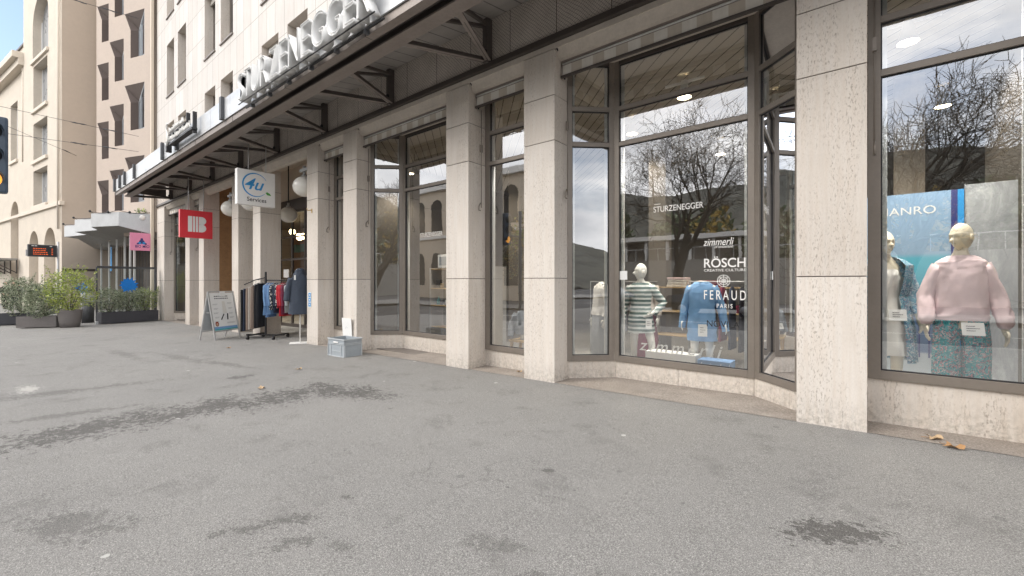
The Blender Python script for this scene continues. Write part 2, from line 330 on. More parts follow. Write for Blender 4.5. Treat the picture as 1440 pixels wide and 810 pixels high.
# ------------------------------------------------------------------ mesh helpers
class MB:
    def __init__(self): self.bm = bmesh.new(); self.mats = []
    def mi(self, m):
        m = M[m] if isinstance(m, str) else m
        if m not in self.mats: self.mats.append(m)
        return self.mats.index(m)
    def faces(self, vs, fs, m, smooth=False):
        k = self.mi(m); bv = [self.bm.verts.new(v) for v in vs]; out = []
        for f in fs:
            try:
                fc = self.bm.faces.new([bv[i] for i in f]); fc.material_index = k; fc.smooth = smooth; out.append(fc)
            except ValueError: pass
        return out
    def box(self, x0, x1, y0, y1, z0, z1, m, bev=0, mtx=None):
        vs = [(x, y, z) for x in (x0, x1) for y in (y0, y1) for z in (z0, z1)]
        if bev:
            b = bmesh.new(); bv = [b.verts.new(v) for v in vs]
            for f in ((0, 1, 3, 2), (4, 6, 7, 5), (0, 4, 5, 1), (2, 3, 7, 6), (0, 2, 6, 4), (1, 5, 7, 3)): b.faces.new([bv[i] for i in f])
            bmesh.ops.bevel(b, geom=b.edges[:], offset=bev, segments=2, affect='EDGES', profile=.6)
            b.verts.index_update(); vs = [v.co.copy() for v in b.verts]; fs = [[v.index for v in f.verts] for f in b.faces]; b.free()
        else: fs = ((0, 1, 3, 2), (4, 6, 7, 5), (0, 4, 5, 1), (2, 3, 7, 6), (0, 2, 6, 4), (1, 5, 7, 3))
        if mtx is not None: vs = [mtx @ Vector(v) for v in vs]
        return self.faces(vs, fs, m)
    def obox(self, a, b, w, h, m, up=(0, 0, 1), bev=0):      # bar from a to b, width w, height h
        a = Vector(a); b = Vector(b); d = b - a; L = d.length; d.normalize(); up = Vector(up)
        s = d.cross(up)
        if s.length < 1e-4: s = d.cross(Vector((1, 0, 0)))
        s.normalize(); u = s.cross(d)
        mt = Matrix.Translation(a) @ Matrix((d, s, u)).transposed().to_4x4()
        return self.box(0, L, -w / 2, w / 2, -h / 2, h / 2, m, bev, mt)
    def tube(self, pts, r, m, seg=8, caps=True, smooth=True):
        pts = [Vector(p) for p in pts]; rs = r if hasattr(r, '__len__') else [r] * len(pts)
        rings = []; prev = None
        for i, p in enumerate(pts):
            d = (pts[min(i + 1, len(pts) - 1)] - pts[max(i - 1, 0)]).normalized()
            if prev is None:
                s = d.cross(Vector((0, 0, 1))); s = s if s.length > .05 else d.cross(Vector((1, 0, 0)))
            else: s = prev - d * prev.dot(d)
            s.normalize(); prev = s; u = d.cross(s)
            rings.append([p + (s * math.cos(2 * PI * k / seg) + u * math.sin(2 * PI * k / seg)) * rs[i] for k in range(seg)])
        self.loft(rings, m, caps, smooth)
    def loft(self, rings, m, caps=True, smooth=True, capend=True):
        n = len(rings[0]); vs = [v for r in rings for v in r]; fs = []
        for i in range(len(rings) - 1):
            for k in range(n): fs.append((i * n + k, i * n + (k + 1) % n, (i + 1) * n + (k + 1) % n, (i + 1) * n + k))
        if caps: fs.append(tuple(range(n))[::-1])
        if caps and capend: fs.append(tuple((len(rings) - 1) * n + k for k in range(n)))
        return self.faces(vs, fs, m, smooth)
    def ell(self, c, rx, ry, rz, m, seg=20, rings=12, fn=None, mtx=None):
        vs = []; c = Vector(c)
        for i in range(1, rings):
            th = PI * i / rings
            for k in range(seg):
                ph = 2 * PI * k / seg; v = Vector((math.sin(th) * math.cos(ph), math.sin(th) * math.sin(ph), math.cos(th)))
                if fn: v = fn(v)
                v = Vector((v.x * rx, v.y * ry, v.z * rz)); v = mtx @ v if mtx is not None else v; vs.append(c + v)
        ends = []
        for z in (1, -1):
            v = Vector((0, 0, z)); v = fn(v) if fn else v; v = Vector((v.x * rx, v.y * ry, v.z * rz)); v = mtx @ v if mtx is not None else v; ends.append(c + v)
        vs += ends; fs = []
        for i in range(rings - 2):
            for k in range(seg): fs.append((i * seg + k, (i + 1) * seg + k, (i + 1) * seg + (k + 1) % seg, i * seg + (k + 1) % seg))
        T = len(vs) - 2
        for k in range(seg):
            fs.append((T, k, (k + 1) % seg)); b = (rings - 2) * seg; fs.append((T + 1, b + (k + 1) % seg, b + k))
        return self.faces(vs, fs, m, True)
    def prism(self, poly, d, m, smooth=False):   # poly: 3-D points, extruded by vector d
        n = len(poly); d = Vector(d); vs = [Vector(p) for p in poly] + [Vector(p) + d for p in poly]
        fs = [tuple(range(n))[::-1], tuple(range(n, 2 * n))] + [(i, (i + 1) % n, n + (i + 1) % n, n + i) for i in range(n)]
        return self.faces(vs, fs, m, smooth)
    def quad(self, a, b, c, d, m): return self.faces([a, b, c, d], [(0, 1, 2, 3)], m)
    def build(self, name, parent=None, loc=None, normals=True):
        if normals: bmesh.ops.recalc_face_normals(self.bm, faces=self.bm.faces[:])
        me = bpy.data.meshes.new(name); self.bm.to_mesh(me); self.bm.free()
        for m in self.mats: me.materials.append(m)
        o = bpy.data.objects.new(name, me); COL.objects.link(o)
        if parent: o.parent = parent
        if loc: o.location = loc
        return o
def tag(o, label=None, cat=None, group=None, kind=None):
    if label: o['label'] = label
    if cat: o['category'] = cat
    if group: o['group'] = group
    if kind: o['kind'] = kind
    return o
def thing(name, label, cat, loc=(0, 0, 0), rz=0, group=None):
    o = bpy.data.objects.new(name, None); o.empty_display_size = .2; COL.objects.link(o); o.location = loc; o.rotation_euler = (0, 0, rz)
    return tag(o, label, cat, group)
def dup(root, loc, rz=None, label=None):
    r = root.copy(); COL.objects.link(r); r.location = loc
    if rz is not None: r.rotation_euler = (0, 0, rz)
    if label: r['label'] = label
    def rec(a, b):
        for ch in [c for c in bpy.data.objects if c.parent == a]:
            c = ch.copy(); COL.objects.link(c); c.parent = b; rec(ch, c)
    rec(root, r); return r
def struct(mb, name): return tag(mb.build(name), kind='structure')
def text_mesh(txt, size=1, extrude=0, shear=0, spacing=1, offset=0):
    cu = bpy.data.curves.new('t', 'FONT'); cu.body = txt; cu.size = size; cu.extrude = extrude; cu.shear = shear; cu.space_character = spacing; cu.offset = offset; cu.resolution_u = 6
    o = bpy.data.objects.new('t', cu); COL.objects.link(o)
    dg = bpy.context.evaluated_depsgraph_get(); dg.update()
    me = bpy.data.meshes.new_from_object(o.evaluated_get(dg)); bpy.data.objects.remove(o); bpy.data.curves.remove(cu)
    return me
def add_text(mb, txt, m, origin, right, up, width=None, height=None, depth=.002, **kw):
    """flat writing put into mb: origin = lower left, fitted to width x height"""
    me = text_mesh(txt, 1, 0, **kw)
    if not me.vertices: return
    xs = [v.co.x for v in me.vertices]; ys = [v.co.y for v in me.vertices]
    w = max(xs) - min(xs); h = max(ys) - min(ys)
    sx = width / w if width else height / h; sy = height / h if height else sx
    right = Vector(right).normalized(); up = Vector(up).normalized(); n = right.cross(up); o = Vector(origin) + n * depth
    vs = [o + right * (v.co.x - min(xs)) * sx + up * (v.co.y - min(ys)) * sy for v in me.vertices]
    mb.faces(vs, [tuple(p.vertices) for p in me.polygons], m); bpy.data.meshes.remove(me)
def gz(x): return .0145 * max(min(x, 9), -26)
def nz(x, y=0, z=0, s=1):
    from mathutils import noise
    return noise.noise(Vector((x * s, y * s, z * s)))

# ------------------------------------------------------------------ world, sun, camera
w = bpy.data.worlds.new("World"); S.world = w; w.use_nodes = True
wn, wl = w.node_tree.nodes, w.node_tree.links
bg = wn['Background']; sky = wn.new('ShaderNodeTexSky'); sky.sky_type = 'NISHITA'; sky.sun_disc = False
SUN_EL, SUN_AZ = R(36), R(212)     # azimuth of the sun, measured clockwise from +Y
sky.sun_elevation = SUN_EL; sky.sun_rotation = SUN_AZ; sky.air_density = 1; sky.dust_density = 1.5; sky.ozone_density = 1
tcn = wn.new('ShaderNodeTexCoord'); mp = wn.new('ShaderNodeMapping'); mp.inputs['Scale'].default_value = (1, 1, 2.6); mp.inputs['Location'].default_value = (.35, .1, .2)
wl.new(tcn.outputs['Generated'], mp.inputs[0])
cn = wn.new('ShaderNodeTexNoise'); cn.inputs['Scale'].default_value = 2.1; cn.inputs['Detail'].default_value = 8; cn.inputs['Roughness'].default_value = .6
wl.new(mp.outputs[0], cn.inputs['Vector'])
cr = wn.new('ShaderNodeValToRGB'); cr.color_ramp.elements[0].position = .30; cr.color_ramp.elements[1].position = .50
wl.new(cn.outputs['Fac'], cr.inputs[0])
cn2 = wn.new('ShaderNodeTexNoise'); cn2.inputs['Scale'].default_value = 5; cn2.inputs['Detail'].default_value = 6; wl.new(mp.outputs[0], cn2.inputs['Vector'])
cr2 = wn.new('ShaderNodeValToRGB'); cr2.color_ramp.elements[0].position = .3; cr2.color_ramp.elements[1].position = .7
cr2.color_ramp.elements[0].color = (7.0, 7.0, 7.2, 1); cr2.color_ramp.elements[1].color = (12.5, 12.2, 11.9, 1)
wl.new(cn2.outputs['Fac'], cr2.inputs[0])
# the gap in the cloud low in the west (over the far end of the street)
sp = wn.new('ShaderNodeVectorMath'); sp.operation = 'DOT_PRODUCT'; sp.inputs[1].default_value = (-.858, .03, .513); wl.new(tcn.outputs['Generated'], sp.inputs[0])
mr = wn.new('ShaderNodeMapRange'); mr.inputs[1].default_value = .86; mr.inputs[2].default_value = .96; mr.inputs[3].default_value = 1; mr.inputs[4].default_value = .0; wl.new(sp.outputs['Value'], mr.inputs[0])
ml = wn.new('ShaderNodeMath'); ml.operation = 'MULTIPLY'; wl.new(cr.outputs[0], ml.inputs[0]); wl.new(mr.outputs[0], ml.inputs[1])
mx = wn.new('ShaderNodeMix'); mx.data_type = 'RGBA'; wl.new(ml.outputs[0], mx.inputs[0]); wl.new(sky.outputs[0], mx.inputs[6]); wl.new(cr2.outputs[0], mx.inputs[7])
wl.new(mx.outputs[2], bg.inputs[0]); bg.inputs[1].default_value = .118
sl = bpy.data.lights.new('sun', 'SUN'); sl.energy = 1.0; sl.angle = R(34); sl.color = (1, .96, .90)
so = bpy.data.objects.new('sun', sl); COL.objects.link(so)
d = Vector((math.sin(SUN_AZ) * math.cos(SUN_EL), math.cos(SUN_AZ) * math.cos(SUN_EL), math.sin(SUN_EL)))
so.rotation_euler = d.to_track_quat('Z', 'Y').to_euler(); so.location = d * 60
cam = bpy.data.cameras.new('camera'); co = bpy.data.objects.new('camera', cam); COL.objects.link(co)
co.location = (0, -5.19, 1.4); co.rotation_euler = (R(90), 0, R(39.2)); cam.sensor_width = 36; cam.lens = 610 / 1440 * 36
cam.shift_y = -9 / 1440; cam.clip_start = .05; cam.clip_end = 2000; S.camera = co
S.view_settings.view_transform = 'Standard'; S.view_settings.look = 'None'; S.view_settings.exposure = 1.1; S.view_settings.gamma = 1
S.render.engine = 'CYCLES'
try:
    S.cycles.max_bounces = 5; S.cycles.glossy_bounces = 3; S.cycles.diffuse_bounces = 4; S.cycles.transparent_max_bounces = 8; S.cycles.use_denoising = True; S.cycles.use_adaptive_sampling = True; S.cycles.adaptive_threshold = .025
except Exception: pass

# ------------------------------------------------------------------ ground
def sheet(name, xs, y0, y1, dz, m, thick=0):
    mb = MB()
    for a, b in zip(xs, xs[1:]):
        mb.quad((a, y0, gz(a) + dz), (b, y0, gz(b) + dz), (b, y1, gz(b) + dz), (a, y1, gz(a) + dz), m)
    if thick:
        for a, b in zip(xs, xs[1:]): mb.quad((a, y0, gz(a) + dz - thick), (b, y0, gz(b) + dz - thick), (b, y0, gz(b) + dz), (a, y0, gz(a) + dz), m)
    return struct(mb, name)
sheet('ground', [-600, -26, 9, 400], -500, 500, -.16, 'road_mat')
sheet('road', [-200, -26, 9, 120], -15.2, -7.4, -.148, 'road_mat')
sheet('pavement', [-120, -26, 9, 60], -7.0, 12, 0, 'asphalt')
sheet('kerb', [-120, -26, 9, 60], -7.2, -7.0, .002, 'kerb_mat', .16)
sheet('opposite_pavement', [-120, -26, 9, 60], -19.5, -15.2, -.02, 'asphalt', .12)
mb = MB()
for i in range(60):
    a = -120 + i * 3.0; mb.quad((a, -11.3, gz(a) - .143), (a + 1.5, -11.3, gz(a + 1.5) - .143), (a + 1.5, -11.18, gz(a + 1.5) - .143), (a, -11.18, gz(a) - .143), 'white')
struct(mb, 'road_markings')

# ------------------------------------------------------------------ shop building
PL = [-25.5, -21.1, -19.4, -16.02, -14.3, -10.88, -9.16, -5.73, -4.0, -.54, 1.16, 4.6, 6.32]     # left edges of pillars
PW = {-25.5: 1.25}
DEPTH = {-16.02: .58, -14.3: .58, -10.88: .46}
def pr(i): return PL[i] + PW.get(PL[i], .55)
shop = thing('shop_building', 'long pale travertine building with shop windows between stone pillars on the right', 'building', (-8, 0, 0))
OFF = (8, 0, 0)    # children are modelled in world coordinates
def part(mb, name, parent=None, label=None):
    o = mb.build(name); o.parent = parent or shop
    if parent is None or parent is shop: o.location = OFF
    if label: o['label'] = label
    return o
for p in PL:
    w_ = PW.get(p, .55); dep = DEPTH.get(p, .50); g0 = gz(p) - .05
    mb = MB(); zs = [g0, 1.45, 3.43, 4.08, 4.735]
    mb.box(p + .01, p + w_ - .01, .01, dep - .005, g0, 4.73, 'joint_dark')
    for a, b in zip(zs, zs[1:]): mb.box(p, p + w_, 0, dep, a + (.005 if a > g0 else 0), b - .005, 'travertine', .004)
    part(mb, 'pillar')
# granite strip between pavement and plinths
for i in range(len(PL) - 1):
    a, b = pr(i), PL[i + 1]
    if -19 < a < -10.9: continue
    mb = MB()
    mb.quad((a, .0, gz(a) + .004), (b, .0, gz(b) + .004), (b, 1.0, gz(b) + .004), (a, 1.0, gz(a) + .004), 'granite_strip')
    part(mb, 'threshold_strip')
# windows
def bar(mb, a, b, z0, z1, w, m='bronze', out=0):    # vertical slab along plan segment a-b
    a = Vector((*a, 0)); b = Vector((*b, 0)); d = (b - a).normalized(); n = Vector((d.y, -d.x, 0))
    mt = Matrix.Translation((a.x, a.y, 0)) @ Matrix((d, -n, Vector((0, 0, 1)))).transposed().to_4x4()
    mb.box(0, (b - a).length, -out, w - out, z0, z1, m, .003, mt)
def pane_unit(win, a, b, sill, head=4.69, first=.055, last=.055, trans=(3.42, 3.95)):
    """framed glazing along plan segment a-b: outer frame, two transoms, three glass fields"""
    A = Vector(a); B = Vector(b); d = (B - A).normalized(); L = (B - A).length
    P_ = lambda s: tuple(A + d * s)
    mb = MB()
    bar(mb, P_(0), P_(first), sill, head, .09, 'bronze'); bar(mb, P_(L - last), P_(L), sill, head, .09, 'bronze')
    bar(mb, P_(first), P_(L - last), sill, sill + .085, .09, 'bronze'); bar(mb, P_(first), P_(L - last), head - .05, head, .09, 'bronze_dark')
    for z in trans: bar(mb, P_(first), P_(L - last), z, z + .065, .085, 'bronze')
    # inner black gasket line and pale inner frame
    zz = [sill + .085, trans[0], trans[0] + .065, trans[1], trans[1] + .065, head - .05]
    for z0, z1 in ((zz[0], zz[1]), (zz[2], zz[3]), (zz[4], zz[5])):
        for s0, s1 in ((first, first + .012), (L - last - .012, L - last)): bar(mb, P_(s0), P_(s1), z0, z1, .03, 'black', -.025)
        for z in ((z0, z0 + .012), (z1 - .012, z1)): bar(mb, P_(first + .012), P_(L - last - .012), z[0], z[1], .03, 'black', -.025)
        for s0, s1 in ((first + .012, first + .05), (L - last - .05, L - last - .012)): bar(mb, P_(s0), P_(s1), z0 + .012, z1 - .012, .04, 'curtain', -.06)
    f = mb.build('frame'); f.parent = win
    for z0, z1 in ((zz[0], zz[1]), (zz[2], zz[3]), (zz[4], zz[5])):
        mg = MB(); n = Vector((d.y, -d.x)); i0 = A + d * (first + .004) - n * .035; i1 = A + d * (L - last - .004) - n * .035
        mg.quad((i0.x, i0.y, z0), (i1.x, i1.y, z0), (i1.x, i1.y, z1), (i0.x, i0.y, z1), 'glass')
        g = mg.build('pane'); g.parent = win
WIN = {}
def subempty(name, parent=None, label=None):
    o = bpy.data.objects.new(name, None); o.empty_display_size = .2; COL.objects.link(o); o.parent = parent or shop; o.location = OFF
    if label: o['label'] = label
    return o
def plinth(segs, sill, x0):
    for a, b in segs:
        A = Vector(a); B = Vector(b); d = (B - A).normalized(); L = (B - A).length
        k = max(1, round(L / .95)); mb = MB()
        for i in range(k):
            p, q = A + d * L * i / k + d * .002, A + d * L * (i + 1) / k - d * .002
            bar(mb, tuple(p), tuple(q), gz(x0) - .1, sill, .12, 'travertine_plinth')
        part(mb, 'plinth')
for i in range(len(PL) - 1):
    a, b = pr(i), PL[i + 1]
    if -19 < a < -10.9: continue
    wide = (b - a) > 2
    win = subempty('shop_window'); WIN[i] = win
    sill = .44 if a > -.3 else (.21 if a > -12 else -.02)
    if wide:
        pts = [(a + .004, .34), (a + .52, .83), (b - .52, .83), (b - .004, .34)]
        plinth([((a, .37), (a + .53, .86)), ((a + .53, .86), (b - .53, .86)), ((b - .53, .86), (b, .37))], sill, a)
        for k, (p, q) in enumerate(zip(pts, pts[1:])): pane_unit(win, p, q, sill, first=.075, last=.075)
        mb = MB()      # soffit over the recess
        mb.prism([(a, .3, 4.69), (a, .5, 4.69), (a + .52, .92, 4.69), (b - .52, .92, 4.69), (b, .5, 4.69), (b, .3, 4.69)], (0, 0, .1), 'lintel_stone'); part(mb, 'bay_soffit')
    else:
        plinth([((a, .44), (b, .44))], sill, a)
        pane_unit(win, (a + .004, .41), (b - .004, .41), sill, first=.10, last=.06)
# lintel band, ledge, frieze
X0, X1 = -25.5, 9.0
mb = MB(); mb.box(X0, X1, .015, .30, 4.745, 4.825, 'lintel_stone')
for i in range(len(PL) - 1):
    a, b = pr(i), PL[i + 1]
    mb.prism([(a, .03, 4.745), (a, .10, 4.62), (a, .20, 4.60), (a, .30, 4.745)], (b - a, 0, 0), 'lintel_stone')
part(mb, 'lintel')
mb = MB(); mb.box(X0, X1, -.05, .10, 4.83, 4.92, 'bronze_dark', .01); part(mb, 'ledge')
mb = MB(); mb.box(X0, X1, .02, .30, 4.92, 5.72, 'netted_frieze'); part(mb, 'frieze')
# upper facade with window openings
def wall_holes(mb, x0, x1, z0, z1, holes, y, dep, m, mrev):
    xs = sorted({x0, x1, *[h[0] for h in holes], *[h[1] for h in holes]}); zs = sorted({z0, z1, *[h[2] for h in holes], *[h[3] for h in holes]})
    for xa, xb in zip(xs, xs[1:]):
        for za, zb in zip(zs, zs[1:]):
            xc, zc = (xa + xb) / 2, (za + zb) / 2
            if any(h[0] < xc < h[1] and h[2] < zc < h[3] for h in holes): continue
            mb.quad((xa, y, za), (xb, y, za), (xb, y, zb), (xa, y, zb), m)
    for a, b, c, d in holes:
        mb.quad((a, y, c), (b, y, c), (b, y + dep, c), (a, y + dep, c), mrev); mb.quad((a, y, d), (b, y, d), (b, y + dep, d), (a, y + dep, d), mrev)
        mb.quad((a, y, c), (a, y, d), (a, y + dep, d), (a, y + dep, c), mrev); mb.quad((b, y, c), (b, y, d), (b, y + dep, d), (b, y + dep, c), mrev)
holes = []
cols = []
for k in range(7):
    for o in (-23.82, -22.14): cols.append(o + 5.08 * k)
rows = [(6.02, 8.27), (9.48, 11.76), (12.93, 15.2), (16.4, 18.65)]
for c_ in cols:
    for r_ in rows: holes.append((c_, c_ + 1.13, *r_))
mb = MB(); wall_holes(mb, X0, 12.5, 5.72, 21, holes, 0, .34, 'travertine_upper', 'travertine_plinth')
mb.quad((X0, 0, -.5), (X0, 0, 21), (X0, 12, 21), (X0, 12, -.5), 'travertine_upper')
mb.quad((12.5, 0, 4.9), (12.5, 0, 21), (12.5, 12, 21), (12.5, 12, 4.9), 'travertine_upper')
mb.quad((X0, 12, -.5), (12.5, 12, -.5), (12.5, 12, 21), (X0, 12, 21), 'travertine_upper')
mb.quad((X0, 0, 21), (12.5, 0, 21), (12.5, 12, 21), (X0, 12, 21), 'concrete')
part(mb, 'upper_wall', label='pale stone panels with paired tall windows above the canopy')
def upper_window(h):
    a, b, c, d = h
    o = subempty('window')
    mb = MB(); y = .27
    for bx in ((a, a + .06, c, d), (b - .06, b, c, d), (a + .06, b - .06, c, c + .06), (a + .06, b - .06, d - .07, d)): mb.box(bx[0], bx[1], y, y + .06, bx[2], bx[3], 'bronze')
    mb.box((a + b) / 2 - .03, (a + b) / 2 + .03, y + .002, y + .058, c + .06, d - .07, 'bronze')
    mb.box(a - .02, b + .02, -.045, .05, c - .04, c + .003, 'bronze')
    if random.random() < .5: mb.box(a + .02, b - .02, .17, .22, d - .22, d - .005, 'blind')
    f = mb.build('frame'); f.parent = o
    mb = MB(); mb.quad((a, y + .04, c), (b, y + .04, c), (b, y + .04, d), (a, y + .04, d), 'glass_upper'); g = mb.build('pane'); g.parent = o
    mb = MB(); k = random.choice(['blind', 'curtain', 'window_dark', 'blind'])
    mb.box(a, b, y + .14, y + .16, c + random.choice([0, 0, .5]), d, k); mb.box(a, b, y + .5, y + .52, c, d, 'window_dark'); g = mb.build('blind'); g.parent = o
for h in holes: upper_window(h)

# interior
ZC = 4.70
mb = MB(); mb.box(-10.3, 9, .45, 12 - .1, -.35, -.30 + .2, 'shop_floor'); part(mb, 'shop_floor')
mb = MB(); mb.quad((-10.3, .32, ZC), (9, .32, ZC), (9, 11.9, ZC), (-10.3, 11.9, ZC), 'slats'); part(mb, 'shop_ceiling')
mb = MB(); mb.box(-10.3, 9, 8.4, 8.5, -.2, 4.6, 'shop_wall'); mb.box(-10.36, -10.26, .47, 8.4, -.2, 4.6, 'shop_wall'); mb.box(9, 9.1, .5, 8.4, -.2, 4.6, 'shop_wall')
mb.box(1.25, 1.33, .52, 3.4, -.1, 4.6, 'shop_wall'); part(mb, 'shop_inner_wall')
mb = MB()
for x, y in ((-3.5, 3.6), (.35, 3.9), (-7.2, 3.5)): mb.box(x, x + .35, y, y + .35, -.1, 4.6, 'lintel_stone' if x > 0 else 'shop_wall')
part(mb, 'inner_column')
# far shop to the left of the entrance
mb = MB(); mb.box(-25.3, -19, 1.85, 1.95, -.4, 4.6, 'shop_wall'); mb.box(-25.3, -19.0, .45, 1.85, 4.55, 4.62, 'shop_wall'); mb.box(-25.3, -19, .45, 1.85, -.4, -.3, 'shop_floor')
part(mb, 'side_shop_room')
# arcade: ceiling, back wall, timber side wall, glazed doors
mb = MB(); mb.box(-18.9, -10.33, .3, 2.2, 5.5, 5.6, 'cream'); mb.box(-18.9, -10.33, .3, .4, 4.83, 5.5, 'cream'); part(mb, 'arcade_ceiling')
mb = MB(); mb.box(-18.95, -18.85, .5, 2.05, -.3, 5.5, 'wood')
mb.box(-10.88, -10.32, .5, 2.0, -.2, 5.5, 'cream'); part(mb, 'arcade_side_wall')
mb = MB(); mb.box(-18.85, -10.88, 1.96, 2.06, 4.35, 5.5, 'cream'); mb.box(-18.85, -10.88, 1.9, 2.05, 3.95, 4.35, 'bronze_dark')
mb.box(-18.85, -17.2, 1.96, 2.06, -.3, 3.95, 'cream'); mb.box(-12.2, -10.88, 1.96, 2.06, -.3, 3.95, 'cream'); part(mb, 'arcade_back_wall')
mb = MB(); mb.box(-25.3, -10.4, 6.0, 6.1, -.4, 5, 'wood'); mb.box(-25.3, -10.4, 2.07, 6, 4.3, 4.36, 'shop_wall'); mb.box(-25.3, -10.4, 2.07, 6, -.40, -.32, 'shop_floor'); mb.box(-25.3, -18.86, 1.96, 2.06, -.3, 4.3, 'shop_wall')
for i in range(6): mb.box(-24.5 + i, -23.9 + i, 5.3, 5.9, -.3, .9 + .35 * (i % 3), 'teal_box' if i % 3 == 0 else 'wood_light'); mb.box(-24.4 + i, -23.9 + i, 5.6, 5.9, 3.0, 3.4, 'teal_box')
for i in range(9): mb.box(-18 + i * .9, -17.5 + i * .9, 5.4, 5.95, -.2, 1.2 + .3 * (i % 3), 'wood' if i % 2 else 'shop_wall')
part(mb, 'entrance_hall')
for k in range(5):
    x0 = -17.2 + k * 1.0; dr = subempty('entrance_door'); g = gz(x0)
    mb = MB(); y = 1.98
    for bx in ((x0, x0 + .06, g, 2.25), (x0 + .94, x0 + 1, g, 2.25), (x0 + .06, x0 + .94, g, g + .12), (x0 + .06, x0 + .94, 2.17, 2.25), (x0, x0 + 1, 3.88, 3.95), (x0, x0 + .05, 2.25, 3.88), (x0 + .95, x0 + 1, 2.25, 3.88), (x0 + .05, x0 + .95, 3.0, 3.05)):
        mb.box(bx[0], bx[1], y, y + .06, bx[2], bx[3], 'bronze_dark', .003)
    f = mb.build('frame'); f.parent = dr
    mb = MB(); mb.quad((x0 + .04, y + .03, g + .1), (x0 + .96, y + .03, g + .1), (x0 + .96, y + .03, 3.9), (x0 + .04, y + .03, 3.9), 'glass_screen'); f = mb.build('pane'); f.parent = dr
    mb = MB(); mb.tube([(x0 + .85, y - .02, 1.0), (x0 + .85, y - .07, 1.0), (x0 + .85, y - .07, 1.5), (x0 + .85, y - .02, 1.5)], .013, 'steel'); f = mb.build('handle'); f.parent = dr
    if k in (0, 1, 2):
        mb = MB(); mb.box(x0 + .3, x0 + .72, y + .012, y + .018, 1.55, 1.85, 'paper'); f = mb.build('notice'); f.parent = dr

# canopy
cn_ = subempty('canopy', label='long dark steel canopy with silver fascia above the shop windows')
CX0, CX1 = -23.5, 9.0
mb = MB()    # outer gutter box, dark slot, inner I-beam
mb.box(CX0, CX1, -1.73, -1.60, 4.88, 5.0, 'steel_brown', .004); mb.box(CX0 + .01, CX1 - .01, -1.60, -1.46, 4.99, 5.02, 'steel_dark')
mb.box(CX0, CX1, -1.47, -1.25, 4.875, 4.90, 'steel_brown'); mb.box(CX0, CX1, -1.375, -1.345, 4.90, 5.20, 'steel_dark'); mb.box(CX0, CX1, -1.47, -1.25, 5.20, 5.225, 'steel_brown')
k = CX0
while k < CX1: mb.box(k - .004, k + .004, -1.735, -1.6, 4.879, 5.0, 'black'); k += 2.57
f = mb.build('edge_beam'); f.parent = cn_
mb = MB()
k = CX0
while k < CX1 - .1: mb.box(k + .004, min(k + 1.27, CX1), -1.76, -1.735, 5.0, 5.47, 'fascia', .004); k += 1.28
mb.box(CX0, CX1, -1.735, -1.70, 5.0, 5.44, 'steel_dark'); mb.box(CX0, CX0 + .03, -1.7, -.1, 5.05, 5.5, 'steel_dark')
f = mb.build('fascia'); f.parent = cn_
mb = MB(); mb.prism([(CX0, -1.70, 5.33), (CX0, .01, 5.62), (CX0, .01, 5.70), (CX0, -1.70, 5.42)], (CX1 - CX0, 0, 0), 'soffit'); f = mb.build('soffit'); f.parent = cn_
k = 0
for n_ in range(13):
    x = -23.0 + 2.61 * n_ + .02
    mb = MB(); z = 4.93
    mb.obox((x, -.04, 4.9), (x, -.04, 5.6), .12, .10, 'steel_dark'); mb.box(x - .03, x + .03, -.11, .0, 4.93, 5.58, 'steel_dark')
    for dx in (-.62, .62):
        mb.obox((x + dx * .05, -.05, z), (x + dx, -1.30, z - .02), .09, .012, 'steel_brown'); mb.obox((x + dx * .05, -.05, z + .035), (x + dx, -1.30, z + .02), .014, .09, 'steel_dark')
        mb.obox((x + dx * .05, -.06, 5.5), (x + dx * .55, -1.32, 5.22), .05, .05, 'steel_dark')
    mb.ell((x + .02, -.12, 5.05), .05, .03, .05, 'black', 8, 6)
    f = mb.build('bracket'); f.parent = cn_
for x in (-23.3, -22.3, -21.4, -19.8, -16.1, -14.6, -11.1):
    mb = MB(); mb.box(x - .06, x + .06, -1.83, -1.762, 5.0, 5.50, 'dark_grey', .004); f = mb.build('fin'); f.parent = cn_

